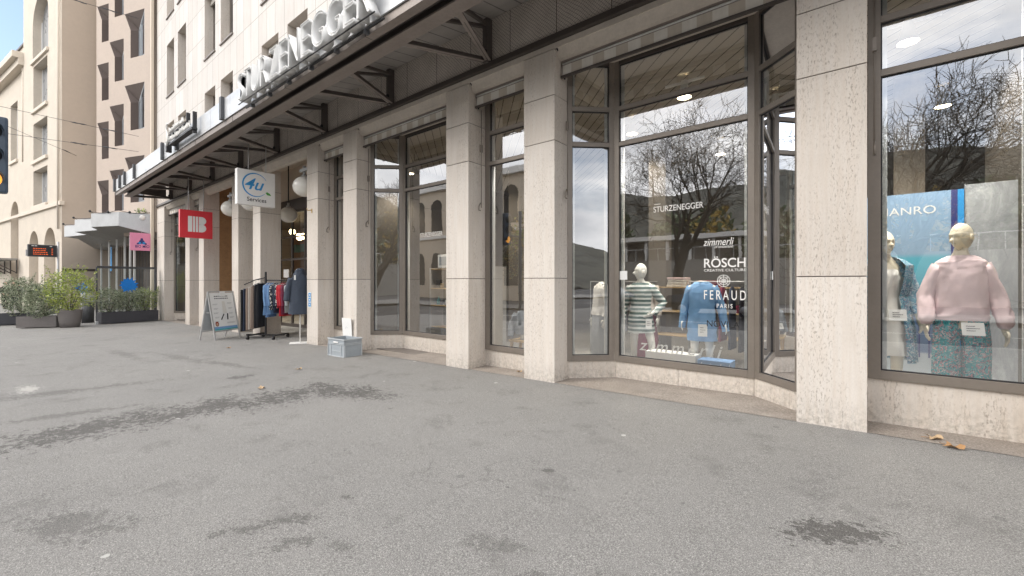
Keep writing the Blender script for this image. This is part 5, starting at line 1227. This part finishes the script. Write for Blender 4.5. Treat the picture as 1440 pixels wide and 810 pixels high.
# ground floor glazing under the saw-tooth canopy
mb = MB(); mb.box(-38.1, -25.52, .9, 1.0, -.5, 3.7, 'window_dark'); bpart(mb, 'ground_floor_front')
for x in (-35.0, -32.5, -30.4, -28.4, -27.2, -26.3): mb = MB(); mb.box(x - .035, x + .035, -.70, -.63, -.5, 3.62, 'curtain', .004); bpart(mb, 'post')
mb = MB()
for k in range(14): mb.box(-34.6 + k * .62, -34.58 + k * .62, .1, .12, -.4, 3.5, 'dark_grey')
bpart(mb, 'mullions')
mb = MB(); pl = [(-26.0, .0), (-26.4, -1.2), (-28.0, -1.92), (-28.5, -1.25), (-31.5, -2.12), (-32.1, -1.35), (-35.4, -2.16), (-36.4, -1.5), (-37.9, -.6), (-37.9, 0)]
top = [V((*p, 4.58)) for p in pl]; bot = [V((*p, 3.95)) for p in pl]; bot[0].z = 3.6; bot[-1].z = 3.4; bot[-2].z = 3.5
for i in range(len(pl) - 1): mb.quad(bot[i], bot[i + 1], top[i + 1], top[i], 'zinc')
mb.faces(top, [tuple(range(len(top)))], 'zinc'); cc = V((-31.5, -.1, 3.45))
for i in range(len(pl) - 1): mb.faces([bot[i], bot[i + 1], cc], [(0, 1, 2)], 'concrete')
mb.faces([bot[-1], bot[0], cc], [(0, 1, 2)], 'concrete'); bpart(mb, 'entrance_canopy', 'angular saw-tooth silver canopy over the terrace')
sl_ = thing('string_lights', 'dark cable of small lamps running along the top of the saw-tooth canopy', 'string lights', (-26.4, -1.2, 4.6))
mb = MB(); pts = []
for i in range(7):
    a, b = V((*pl[i], 4.62)) - V((-26.4, -1.2, 4.6)), V((*pl[i + 1], 4.62)) - V((-26.4, -1.2, 4.6))
    for k in range(6): f = k / 6; pts.append(a.lerp(b, f) + V((0, -.03, .04 - .10 * math.sin(PI * f))))
mb.tube(pts, .012, 'black', 5); mb.build('cable', sl_)
for i in range(0, len(pts), 4): mb = MB(); mb.ell(pts[i] + V((0, -.01, .02)), .05, .05, .06, 'black', 8, 6); mb.build('bulb', sl_)
db = thing('bulkhead_lamp', 'round white bulkhead lamp on the right end of the saw-tooth canopy', 'lamp', (-26.12, -.36, 4.38)); mb = MB(); mb.ell((.0, -.05, 0), .05, .12, .12, 'white'); mb.build('dome', db)
mb = MB(); leaves(mb, (0, 0, 0), (.7, .25, .16), 160, .12, ['foliage_yellow', 'foliage_grey'], rs, 2.2); o = mb.build('rooftop_plant'); o.location = (-26.9, -.3, 4.68); tag(o, 'low green plant growing on top of the saw-tooth canopy', 'plant')
ps = thing('hanging_sign', 'pink square sign with purple emblem reading BIO MIO', 'sign', (-25.7, -.92, 2.82))
mb = MB(); mb.box(-.05, 0, 0, .82, 0, .80, 'pink_sign', .004); mb.build('panel', ps)
mb = MB(); add_text(mb, 'BIO MIO', 'navy', (e, .18, .13), (0, 1, 0), (0, 0, 1), width=.50, height=.12, depth=0, offset=.01)
for (y, z, r_) in ((.41, .40, .10), (.33, .34, .06), (.49, .34, .06), (.41, .52, .05), (.27, .31, .04), (.55, .31, .04)):
    mb.faces([(e, y + r_ * math.cos(2 * PI * k / 10), z + r_ * math.sin(2 * PI * k / 10)) for k in range(10)], [tuple(range(10))], 'logo_blue' if r_ == .06 else 'navy')
    e += .0005
e = .003
mb.build('emblem', ps, normals=False)
mb = MB(); mb.tube([(-.02, .4, .80), (-.02, .4, 1.0)], .012, 'steel'); mb.obox((-.02, .78, .1), (-.02, .95, .1), .02, .02, 'steel'); mb.obox((-.02, .78, .7), (-.02, .95, .7), .02, .02, 'steel'); mb.build('bracket', ps)

# ------------------------------------------------------------------ beige building
bg_ = thing('beige_building', 'tall cream beige building with round arched windows at the far left', 'building', (-37.8, -2.06, 0), math.atan2(-.132, -.991))
# local x runs along its street front away from the viewer; local +y ... street side is local -y after the turn?
FX = V((-.991, -.132, 0)); 
def W2L(s, dpt, z): return V((s, dpt, z))      # s metres along the front, dpt metres into the building (negative local y)
def lb(mb, s0, s1, d0, d1, z0, z1, m, bev=0): mb.box(s0, s1, -d1, -d0, z0, z1, m, bev)
SIDE = -1
def arch_poly(s0, s1, z0, z1, n=10):
    r_ = (s1 - s0) / 2; c = (s0 + s1) / 2; pts = [(s0, z0), (s1, z0)]
    for k in range(n + 1): a = PI * k / n; pts.append((c + r_ * math.cos(a), z1 - r_ + r_ * math.sin(a)))
    return pts
openings = [(2.79, 6.47, 16.4, 20.5, 'a'), (3.0, 6.3, 13.0, 16.0, 'r'), (3.0, 6.3, 9.55, 12.1, 'r'), (3.0, 6.3, 6.5, 8.9, 'r'), (11.6, 13.7, 10.6, 15.0, 'r'), (18, 20.1, 10.6, 15.0, 'r')]
mb = MB(); hs = [(a, b, c, d) for a, b, c, d, k in openings]
ar = [(1.27, 3.75, -1, 4.85), (5.08, 7.38, -1, 4.85), (11.3, 13.7, -1, 7.5), (18, 20.4, -1, 7.5)]
xs = sorted({0, 8.9, *[h[0] for h in hs if h[0] < 9], *[h[1] for h in hs if h[0] < 9]})
def wh(mb, x0, x1, z0, z1, holes, y, dep, m):
    xs = sorted({x0, x1, *[h[0] for h in holes], *[h[1] for h in holes]}); zs = sorted({z0, z1, *[h[2] for h in holes], *[h[3] for h in holes]})
    for xa, xb in zip(xs, xs[1:]):
        for za, zb in zip(zs, zs[1:]):
            xc, zc = (xa + xb) / 2, (za + zb) / 2
            if any(h[0] < xc < h[1] and h[2] < zc < h[3] for h in holes): continue
            mb.quad((xa, y, za), (xb, y, za), (xb, y, zb), (xa, y, zb), m)
    for a, b, c, d in holes:
        for q in (((a, c), (b, c)), ((a, d), (b, d)), ((a, c), (a, d)), ((b, c), (b, d))): mb.quad((q[0][0], y, q[0][1]), (q[1][0], y, q[1][1]), (q[1][0], y - dep, q[1][1]), (q[0][0], y - dep, q[0][1]), m)
tall = [h for h in hs if h[0] < 9]; low = [h for h in hs if h[0] > 9]
wh(mb, 0, 8.9, -1, 24, tall + [a for a in ar if a[0] < 9], 0, .55, 'beige_wall'); wh(mb, 8.9, 40, -1, 17.6, low + [a for a in ar if a[0] > 9], -.18, .5, 'beige_wall')
mb.quad((8.9, 0, -1), (8.9, -.18, -1), (8.9, -.18, 24), (8.9, 0, 24), 'beige_wall'); mb.quad((8.9, 0, 17), (8.9, -10, 17), (8.9, -10, 24), (8.9, 0, 24), 'beige_wall')
for (a, b, c, d) in ar + [h[:4] for h in openings if h[4] == 'a']:   # spandrels turn square openings into arches
    y = 0 if a < 9 else -.18; r_ = (b - a) / 2; cm = (a + b) / 2
    for sg_ in (-1, 1):
        pts = [(cm + sg_ * r_, y + .0, d)] + [(cm + sg_ * r_ * math.cos(t_), y, d - r_ + r_ * math.sin(t_)) for t_ in [PI / 2 * k / 8 for k in range(9)]]
        mb.faces(pts, [tuple(range(len(pts)))], 'beige_wall')
        for k in range(1, 9): mb.quad(pts[k], pts[k + 1], (pts[k + 1][0], y - .5, pts[k + 1][2]), (pts[k][0], y - .5, pts[k][2]), 'beige_wall')
mb.build('wall', bg_)
mb = MB(); mb.quad((0, 0, -1), (-.22, -1.5 - 10, -1), (-.22, -11.5, 24), (0, 0, 24), 'beige_shaded'); mb.quad((0, 0, 24), (8.9, 0, 24), (8.9, -11, 24), (0, -11, 24), 'concrete'); mb.build('side_wall', bg_)
mb = MB(); mb.box(-.05, -.02, -1.6, -.02, 2.05, 2.2, 'bronze_dark'); mb.build('side_stripe', bg_)
mb = MB(); mb.box(-.12, 8.95, -.1, .12, 6.05, 6.30, 'beige_trim', .02); mb.box(8.95, 40, -.1, -.08 + .05, 6.15, 6.35, 'beige_trim', .01); mb.build('string_course', bg_)
mb = MB(); mb.box(8.9, 40, -.2, .55, 17.3, 17.75, 'beige_trim', .03); mb.box(8.9, 40, -.2, .25, 16.85, 17.3, 'beige_trim'); mb.box(8.9, 40, -1.0, -.4, 17.75, 19.0, 'beige_wall'); mb.box(8.9, 40, -1.0, -.3, 19.0, 19.15, 'bronze_dark'); mb.build('cornice', bg_)
for (a, b, c, d, k) in openings:
    o = bpy.data.objects.new('window', None); COL.objects.link(o); o.parent = bg_
    y = -.45 if a < 9 else -.55
    mb = MB(); mb.box(a, b, y - .1, y, c, d, 'grey_window'); 
    mb.box(a + .0, a + .12, y, y + .05, c, d, 'white'); mb.box(b - .12, b, y, y + .05, c, d, 'white'); mb.box((a + b) / 2 - .06, (a + b) / 2 + .06, y, y + .05, c, d - .1, 'white'); f = mb.build('frame'); f.parent = o
    mb = MB(); mb.box(a - .12, b + .12, -.3 if a < 9 else -.4, .12 if a < 9 else -.06, c - .22, c, 'beige_trim', .02); f = mb.build('sill'); f.parent = o
for (a, b, c, d) in ar:
    mb = MB(); mb.box(a, b, -.62 - .1, -.55, c, d, 'beige_shaded'); mb.box(a + .9, a + 1.1, -.55, -.5, c, d, 'grey_window'); mb.build('arched_window', bg_)
mb = MB(); mb.tube([(.25, .1, 4.6), (.25, .1, 24)], .06, 'beige_trim', 8); mb.tube([(9.3, -.05, 10), (9.3, -.05, 16.8)], .06, 'beige_trim', 8); mb.build('downpipe', bg_)
sh = thing('glass_shelter', 'flat metal shelter roof on dark brackets fixed to the beige wall', 'shelter', tuple(V((-37.8, -2.06, 0)) + FX * 11.0), bg_.rotation_euler.z)
mb = MB(); mb.box(0, 9, -.1, 1.4, 3.0, 3.12, 'concrete', .01); mb.build('roof', sh)
for k in range(5): mb = MB(); x = .4 + k * 1.9; mb.obox((x, -.1, 2.0), (x, -.1, 3.0), .07, .07, 'bronze_dark'); mb.obox((x, -.1, 2.05), (x, 1.2, 2.96), .06, .06, 'bronze_dark'); mb.build('bracket', sh)

# ------------------------------------------------------------------ departure board, traffic light, wires
dp = thing('departure_board', 'dark electronic departure board with orange text on a thin pole', 'display', (-31.0, -2.75, gz(-31)), R(4))
mb = MB(); mb.tube([(0, .0, 0), (0, 0, 3.75)], .045, 'steel', 10); mb.build('pole', dp); mb = MB(); mb.box(-.10, .10, -1.02, -.05, 2.98, 3.56, 'dark_grey', .01); mb.box(-.02, .02, -1.08, -1.02, 3.0, 3.3, 'steel'); mb.build('housing', dp)
mb = MB(); e2 = .102; mb.quad((e2, -.98, 3.02), (e2, -.09, 3.02), (e2, -.09, 3.52), (e2, -.98, 3.52), 'black'); mb.build('screen', dp, normals=False)
mb = MB(); rs = random.Random(9)
for r_ in range(4):
    x = -.85
    while x < -.42: w_ = rs.uniform(.03, .08); mb.quad((.1035, x, 3.08 + r_ * .09), (.1035, x + w_, 3.08 + r_ * .09), (.1035, x + w_, 3.115 + r_ * .09), (.1035, x, 3.115 + r_ * .09), 'led_orange'); x += w_ + .02
    mb.quad((.1035, -.24, 3.08 + r_ * .09), (.1035, -.19, 3.08 + r_ * .09), (.1035, -.19, 3.115 + r_ * .09), (.1035, -.24, 3.115 + r_ * .09), 'led_orange')
for y0 in (-.9, -.8, -.3): mb.quad((.1035, y0, 3.48), (.1035, y0 + .08, 3.48), (.1035, y0 + .08, 3.51), (.1035, y0, 3.51), 'white')
mb.build('text_lines', dp, normals=False)
tl = thing('traffic_light', 'dark blue grey traffic light head with orange lamp lit at the left picture edge', 'traffic light', (-9.3, -5.44, gz(-9.3)), 0)
mb = MB(); mb.tube([(-.1, -.45, 0), (-.1, -.45, 4.0)], .06, 'signal_blue', 12); mb.obox((-.1, -.45, 3.1), (-.1, .1, 3.1), .05, .05, 'signal_blue'); mb.build('pole', tl)
mb = MB(); mb.box(-.16, .0, .16, .50, 2.64 + .13, 3.70 + .13, 'signal_blue', .03); mb.build('housing', tl)
for k, m in enumerate(['lamp_amber', 'black', 'black']):
    z = 2.95 + k * .33; mb = MB(); mb.ell((.0, .33, z), .03, .115, .115, m, 20, 10); mb.build('lens', tl)
    mb = MB(); n = 13; r0 = [V((.0, .33 + .13 * math.cos(a), z + .13 * math.sin(a))) for a in [R(-20 + 220 * i / n) for i in range(n + 1)]]
    for i in range(n): mb.quad(r0[i], r0[i + 1], r0[i + 1] + V((.10, 0, 0)), r0[i] + V((.10, 0, 0)), 'signal_blue')
    mb.build('visor', tl)
for lb_, za, zb, ya, pend in (('uppermost overhead wire from the building corner across the street', 13.45, 12.6, -24, 0), ('overhead wire rising steeply from the corner strip across the street', 8.05, 9.9, -24, 1), ('lowest overhead wire from the corner strip across the street', 7.35, 7.4, -24, 2)):
    w_ = thing('overhead_wire', lb_, 'wire', (-25.8, -.6, za)); mb = MB(); pts = [V((-.45 * f, -23.4 * f, (zb - za) * f * (1 if pend else 1) - .8 * math.sin(PI * f) * .5)) for f in [i / 24 for i in range(25)]]
    mb.tube(pts, .009, 'dark_grey', 5); mb.build('cable', w_)
    for f in (.02, .09): mb = MB(); i = max(1, int(24 * f)); a = pts[i]; mb.tube([a + V((0, .25, 0)), a + V((0, .12, 0)), a, a + V((0, -.12, 0)), a + V((0, -.25, 0))], [.012, .03, .018, .03, .012], 'dark_grey', 8); mb.build('insulator', w_)
w_ = thing('overhead_wire', 'short overhead wire ending on the plain side of the beige building', 'wire', (-37.9, -1.4, 9.2)); mb = MB(); mb.tube([(.0, 0, 0), (3.2, -3.4, .5), (8, -9, .4)], .010, 'dark_grey', 5); mb.build('cable', w_); mb = MB(); mb.tube([(.3, -.3, .05), (.5, -.5, .08), (.7, -.7, .11)], [.01, .035, .01], 'dark_grey', 8); mb.build('insulator', w_)

# ------------------------------------------------------------------ terrace: screen, planters, bushes, bin
rs = random.Random(21)
sc_ = thing('wind_screen', 'glass wind screen in grey frame with blue splash mark closing the terrace', 'glass screen', (-24.6, -2.15, gz(-24.6)))
mb = MB(); H = 2.36
for a, b in (((0, 0, .0), (0, 0, H)), ((-.5, 2.02, 0), (-.5, 2.02, H))): mb.obox(a, b, .06, .06, 'dark_grey')
mb.obox((0, 0, H), (-.5, 2.02, H), .06, .10, 'dark_grey'); mb.obox((0, 0, .10), (-.5, 2.02, .10), .06, .2, 'planter_dark'); mb.build('frame', sc_)
mb = MB(); mb.quad((0, 0, .2), (-.5, 2.02, .2), (-.5, 2.02, H - .05), (0, 0, H - .05), 'glass_screen'); mb.build('pane', sc_)
for q_ in ((0.05, .15), (-.38, 1.75)): mb = MB(); mb.box(q_[0] - .02, q_[0] + .2, q_[1] - .2, q_[1] + .25, .0, .12, 'zinc', .01); mb.build('foot', sc_)
mb = MB(); pts = []
for k in range(26): a = 2 * PI * k / 26; r_ = .27 * (1 + (.22 if k % 2 else -.1) + .2 * nz(k * .7)); pts.append((-.245 + .012 - .248 * (r_ * math.cos(a)), 1.05 + r_ * math.cos(a), 1.60 + r_ * math.sin(a) * 1.05))
mb.faces(pts, [tuple(range(26))], 'vivid_blue'); mb.build('splash_mark', sc_)
def planter_box(name, lab, x, y, L, W_, H_, rz, m):
    q = thing(name, lab, 'planter', (x, y, gz(x)), rz); mb = MB()
    for (a, b, c, d) in ((-L / 2, L / 2, -W_ / 2, -W_ / 2 + .04), (-L / 2, L / 2, W_ / 2 - .04, W_ / 2), (-L / 2, -L / 2 + .04, -W_ / 2 + .04, W_ / 2 - .04), (L / 2 - .04, L / 2, -W_ / 2 + .04, W_ / 2 - .04)): mb.box(a, b, c, d, .03, H_, m, .006)
    mb.box(-L / 2 + .04, L / 2 - .04, -W_ / 2 + .04, W_ / 2 - .04, .04, H_ - .08, 'bark_dark'); mb.build('box', q); return q
def bush(lab, x, y, z, rad, n, size, mats, h0=.2, el=3.2):
    q = thing('bush', lab, 'bush', (x, y, z)); mb = MB()
    for i in range(9):
        a = rs.uniform(0, 2 * PI); t_ = V((math.cos(a) * rad[0] * .7, math.sin(a) * rad[1] * .7, rad[2] * rs.uniform(1.0, 1.8))); mb.tube([(0, 0, -.1), t_ * .5 + V((0, 0, .1)), t_], [.015, .01, .004], 'bark', 5)
    mb.build('stems', q); mb = MB()
    leaves(mb, (0, 0, rad[2] * .95), rad, n, size, mats, rs, el)
    for i in range(26):   # shoots that break the outline
        a = rs.uniform(0, 2 * PI); f = rs.uniform(.5, 1); b = V((math.cos(a) * rad[0] * f, math.sin(a) * rad[1] * f, rad[2] * rs.uniform(1.0, 1.75))); d = V((math.cos(a) * .5, math.sin(a) * .5, 1)).normalized() * rad[2] * rs.uniform(.3, .55)
        for k in range(14): p = b + d * (k / 13); leaves(mb, p, (.03, .03, .03), 2, size, mats, rs, el)
    mb.build('foliage', q)
planter_box('planter', 'long dark grey planter along the foot of the wind screen', -24.55, -1.15, 2.0, .42, .48, R(104), 'planter_dark')
GR = ['foliage_grey', 'foliage_grey_pale', 'foliage_grey', 'foliage_grey_pale', 'foliage_dark']
bush('grey green bush at the street end of the planter below the wind screen', -24.75, -1.75, gz(-25) + .45, (.50, .5, .52), 2400, .07, GR)
bush('grey green bush in the middle of the planter below the wind screen', -24.95, -1.1, gz(-25) + .45, (.5, .5, .48), 2400, .07, GR)
bush('yellowish grey bush at the wall end of the planter below the wind screen', -25.1, -.5, gz(-25) + .45, (.45, .45, .52), 2200, .07, ['foliage_grey', 'foliage_grey_pale', 'foliage_yellow'])
planter_box('planter', 'warm grey box planter nearest the street at the far left', -24.4, -3.72, 1.15, .55, .44, R(60), 'planter_grey')
bush('spreading silvery green bush in the warm grey box planter', -24.3, -3.65, gz(-24) + .40, (.64, .55, .60), 5200, .075, GR)
planter_box('planter', 'dark box planter behind the warm grey one', -27.2, -4.35, 1.5, .5, .48, R(80), 'planter_dark')
bush('taller silvery bush growing in the dark back planter', -27.0, -4.1, gz(-27) + .42, (.60, .60, .78), 4600, .078, GR)
pt = thing('round_pot', 'round tapered grey brown pot beside the box planter', 'plant pot', (-23.55, -3.02, gz(-23.5)))
mb = MB(); n = 28; mb.loft([[V((r_ * math.cos(2 * PI * k / n), r_ * math.sin(2 * PI * k / n), z)) for k in range(n)] for r_, z in ((.27, 0), (.31, .25), (.355, .62), (.37, .66), (.33, .66), (.32, .58))], 'planter_grey', caps=True, capend=False)
mb.ell((0, 0, .56), .32, .32, .02, 'bark_dark'); mb.build('pot', pt)
bush('round yellow green bush growing in the round pot', -23.55, -3.02, gz(-23.5) + .62, (.70, .70, .80), 4600, .065, ['foliage_yellow', 'foliage_yellow_pale', 'foliage_yellow', 'foliage_grey'], el=2.0)
bn = thing('waste_bin', 'tall dark cylindrical ashtray bin between the round pot and the wind screen', 'bin', (-26.1, -2.25, gz(-26))); mb = MB(); mb.tube([(0, 0, 0), (0, 0, .85)], .21, 'dark_grey', 24); mb.build('body', bn); mb = MB(); mb.tube([(0, 0, .85), (0, 0, 1.38)], .20, 'zinc', 24); mb.tube([(0, 0, 1.38), (0, 0, 1.45)], .24, 'dark_grey', 24); mb.build('top', bn)
pw = thing('pinwheel', 'bright blue paper pinwheel standing behind the yellow green bush', 'pinwheel', (-25.6, -2.5, gz(-26))); mb = MB(); mb.tube([(0, 0, 0), (0, 0, 1.5)], .012, 'white'); mb.build('stick', pw); mb = MB()
for k in range(7):
    a = 2 * PI * k / 7; u = V((.0, math.cos(a), math.sin(a))); v_ = V((0, -math.sin(a), math.cos(a))); c = V((.03, 0, 1.5)); mb.faces([c, c + u * .16 + V((.03, 0, 0)), c + u * .24 + v_ * .08, c + u * .12 + v_ * .12 - V((.02, 0, 0))], [(0, 1, 2, 3)], 'vivid_blue')
mb.build('vanes', pw)
bf = thing('banner', 'narrow blue and navy banner hanging behind the terrace posts', 'banner', (-34.0, -.4, 1.9)); mb = MB(); mb.box(-.45, .05, -.02, 0, 0, 1.6, 'navy', .004); mb.box(.05, .45, -.022, -.002, .1, 1.5, 'logo_blue', .004); mb.build('cloth', bf)
for k, (x, y) in enumerate(((-27.5, -1.2), (-28.8, -.8), (-30.2, -1.3))):
    tb = thing('cafe_table', ['nearest dark cafe table on the terrace behind the wind screen', 'middle dark cafe table on the terrace', 'farthest dark cafe table on the terrace'][k], 'table', (x, y, gz(x)), 0, 'cafe tables on the terrace'); mb = MB(); mb.tube([(0, 0, .72), (0, 0, .75)], .34, 'dark_grey', 20); mb.build('top', tb); mb = MB(); mb.tube([(0, 0, .02), (0, 0, .72)], .03, 'dark_grey'); mb.tube([(0, 0, 0), (0, 0, .02)], .22, 'dark_grey', 16); mb.build('leg', tb)
# people far left
def person(lab, x, y, rz, top, bot, hair, bag=None):
    p = thing('person', lab, 'person', (x, y, gz(x)), rz); P = stand(anL=V((-.10, -.12, .09)), anR=V((.10, .18, .10)), elL=V((-.25, .05, 1.13)), wrL=V((-.2, -.16, 1.0)))
    mb = MB(); body(mb, 'skin', P); mb.build('body', p)
    mb = MB(); cloth(mb, torso_rings([(.80, .20, .15, 0), (1.0, .19, .145, 0), (1.3, .20, .14, 0), (1.42, .16, .11, 0), (1.5, .07, .07, 0)]), top, .008, 5)
    for s, L in ((-1, 'L'), (1, 'R')): sleeve(mb, [P['sh' + L] + V((-s * .02, 0, 0)), P['el' + L], P['wr' + L]], [.085, .07, .05], top, seed=s)
    mb.build('coat', p); mb = MB()
    for s, L in ((-1, 'L'), (1, 'R')): sleeve(mb, [V((s * .085, 0, .95)), P['kn' + L], P['an' + L]], [.115, .08, .065], bot, seed=s)
    mb.build('trousers', p)
    for s, L in ((-1, 'L'), (1, 'R')): mb = MB(); mb.ell(P['an' + L] + V((0, -.05, -.045)), .05, .13, .05, 'black'); mb.build('shoe', p)
    mb = MB(); mb.ell((0, .012, 1.665), .088, .105, .115, hair, 20, 14, lambda v: V((v.x, v.y * (1 if v.y > -.2 or v.z > .55 else .35), max(v.z, -.75 if v.y > -.1 else .1)))); mb.build('hair', p)
    if bag: mb = MB(); mb.box(-.16, .16, .13, .26, 1.02, 1.40, bag, .04); o = mb.build('backpack'); o.location = (x, y, gz(x)); o.rotation_euler = (0, 0, rz); tag(o, 'small dark green backpack worn by the walker at the left picture edge', 'backpack')
person('person in dark clothes with a green backpack walking at the left picture edge', -43.3, -4.15, R(110), 'black_cloth', 'black_cloth', 'hair_dark', 'foliage_dark')
person('person with dark hair and black coat half hidden by the silvery bush', -41.0, -3.85, R(60), 'black_cloth', 'navy_cloth', 'hair_dark')
person('second dark haired person farther back behind the silvery bush', -43.0, -3.6, R(-80), 'grey_cloth', 'black_cloth', 'hair_dark')

# ------------------------------------------------------------------ across the street (seen reflected in the shop windows)
def bare_tree(lab, x, y, h, seed, leaf=None, dense=False):
    rs = random.Random(seed); q = thing('plane_tree', lab, 'tree', (x, y, -.1)); tr = MB(); br = MB(); tips = []
    def grow(mb, p, d, L, r_, depth):
        n = 4; pts = [p]; rr = [r_]; c = p.copy(); dd = d.copy()
        for i in range(n): dd = (dd + V((rs.gauss(0, .16), rs.gauss(0, .16), rs.gauss(.03, .1)))).normalized(); c = c + dd * L / n; pts.append(c.copy()); rr.append(r_ * (1 - .45 * (i + 1) / n))
        mb.tube(pts, rr, 'bark_dark', 6 if depth < 3 else 4, caps=False)
        if depth >= 6: tips.append(c); return
        k = 5 if depth < 2 else rs.choice([3, 3, 4] if dense else [2, 3, 3])
        for i in range(k):
            a = rs.uniform(0, 2 * PI); sp_ = rs.uniform(.45, .95); u = dd.cross(V((math.cos(a), math.sin(a), .3))).normalized(); nd = (dd * math.cos(sp_) + u * math.sin(sp_)).normalized()
            st = pts[rs.choice([2, 3, 4])]; grow(br, st, nd, L * rs.uniform(.62, .82), max(.008, rr[-1] * .70), depth + 1)
    grow(tr, V((0, 0, 0)), V((0, 0, 1)), h * .32, h * .028, 0); tr.build('trunk', q)
    if leaf:
        for t_ in tips: leaves(br, t_, (.25, .25, .25), 4, .16, leaf, rs, 1.4)
    br.build('crown', q)
bare_tree('bare plane tree across the street opposite the striped jumper window', -7.6, -16.2, 12.5, 4, dense=True)
bare_tree('bare plane tree across the street opposite the right window', 0.9, -16.6, 12.5, 8, dense=True)
bare_tree('bare plane tree across the street at the right', 9.5, -17, 10, 12)
bare_tree('plane tree with yellow leaves across the street opposite the entrance', -14, -16.5, 9, 15, ['foliage_autumn', 'foliage_yellow'])
bare_tree('plane tree with yellow leaves farther left across the street', -22, -16.8, 9, 19, ['foliage_autumn', 'foliage_grey'])
mb = MB(); N = 40
for i in range(N):
    for j in range(10):
        def hp(i, j): x = -110 + i * 220 / N; y = -38 - j * 9; return V((x, y, -.3 + min(24, 3.2 * j) * (1 + .35 * nz(x * .05, y * .05)) + 1.2 * nz(x * .3, y * .3)))
        mb.faces([hp(i, j), hp(i + 1, j), hp(i + 1, j + 1), hp(i, j + 1)], [(0, 1, 2, 3)], 'hill_green', True)
struct(mb, 'hillside')
ob = thing('terrace_wall', 'concrete retaining wall with stairs and railing across the street', 'wall', (-5, -30, 0)); mb = MB(); mb.box(-30, 30, -.4, 0, -.2, 3.2, 'concrete'); mb.build('wall', ob); mb = MB()
for k in range(16): mb.box(-2 + k * .45, 6, 0.002, 2.5, -.2 + k * .2 - .0, k * .2, 'concrete')
mb.build('stairs', ob); mb = MB(); 
for k in range(60): mb.box(-30 + k, -29.96 + k, -.2, -.16, 3.2, 4.2, 'zinc')
mb.box(-30, 30, -.21, -.15, 4.2, 4.26, 'zinc'); mb.build('railing', ob)
ph = thing('pavilion', 'low pale building with a flat roof and columns across the street', 'building', (-16, -34, 0)); mb = MB(); mb.box(-8, 8, -6, 0, -.3, 5.2, 'shop_wall'); mb.box(-9, 9, -6.5, 1.5, 5.2, 5.6, 'white'); mb.build('body', ph)
for k in range(9): mb = MB(); mb.box(-8.2 + k * 2, -8 + k * 2, 1.0, 1.2, -.3, 5.2, 'white'); mb.build('column', ph)
ab = thing('arcaded_building', 'tall pale building with round arches and cornice across the street on the left', 'building', (-34, -27, 0)); mb = MB(); mb.box(-10, 12, -10, 0, -.5, 12, 'cream'); mb.box(-10.4, 12.4, -10, .4, 12, 12.6, 'white'); mb.box(-10.2, 12.2, -1, .2, 6.4, 6.7, 'white'); mb.build('wall', ab)
for r_ in range(2):
    for k in range(7):
        mb = MB(); pts = [V((p[0], .03, p[1])) for p in arch_poly(-9 + k * 3, -7.2 + k * 3, 1 + r_ * 6.2, 4.8 + r_ * 6.2)]; mb.prism(pts, (0, -.02, 0), 'window_dark'); mb.build('window', ab)
def car(lab, x, y, rz, m, grp='parked cars across the street'):
    q = thing('parked_car', lab, 'car', (x, y, -.15), rz, grp)
    prof = [(-2.1, .35), (-2.12, .75), (-1.95, .92), (-1.2, 1.0), (-.55, 1.42), (.9, 1.45), (1.6, 1.0), (2.05, .88), (2.12, .6), (2.1, .35)]
    mb = MB(); mb.loft([[V((px * (1 - .02 * abs(s_)), s_ * .86 * (1 if pz < 1.05 else .86), pz)) for px, pz in prof] for s_ in (-1, -.96, .96, 1)], m); mb.build('body', q)
    for s_ in (-1, 1):
        mb = MB(); yv = lambda z_: s_ * (.862 if z_ < 1.05 else .745); mb.faces([V((-1.0, s_ * .868, 1.04)), V((1.35, s_ * .868, 1.04)), V((.85, s_ * .755, 1.38)), V((-.55, s_ * .755, 1.36))], [(0, 1, 2, 3)], 'window_dark'); mb.build('side_window', q)
        for wx in (-1.3, 1.3): mb = MB(); mb.tube([(wx, s_ * .70, .32), (wx, s_ * .88, .32)], .32, 'tyre', 20); mb.tube([(wx, s_ * .88, .32), (wx, s_ * .89, .32)], .2, 'zinc', 14); mb.build('wheel', q)
        mb = MB(); mb.box(-2.13, -2.08, s_ * .6 - .15, s_ * .6 + .15, .62, .76, 'white', .01); mb.build('headlight', q)
    return q
car('dark parked car opposite the striped jumper window', -5.2, -14.2, 0, 'car_dark'); car('dark parked car opposite the crate', -11.5, -14.2, 0, 'car_dark')

for k in range(14):
    x = -34 + k * 4.6; q = thing('evergreen_tree', ['dark evergreen', 'round olive green tree', 'yellowing bushy tree'][k % 3] + f' number {["one","two","three","four","five","six","seven","eight","nine","ten","eleven","twelve","thirteen","fourteen"][k]} from the left above the retaining wall across the street', 'tree', (x + rs.uniform(-1, 1), -33.5 - rs.uniform(0, 5), 0), 0, 'trees above the retaining wall')
    h = rs.uniform(6, 10); mb = MB(); mb.tube([(0, 0, 0), (0, 0, h * .6)], [.2, .08], 'bark_dark', 8); mb.build('trunk', q)
    mb = MB(); leaves(mb, (0, 0, h * .62), (2.3, 2.0, h * .38), 900, .7, [['foliage_dark'], ['foliage_dark', 'foliage_grey'], ['foliage_autumn', 'foliage_dark']][k % 3], rs, 1.6); mb.build('crown', q)
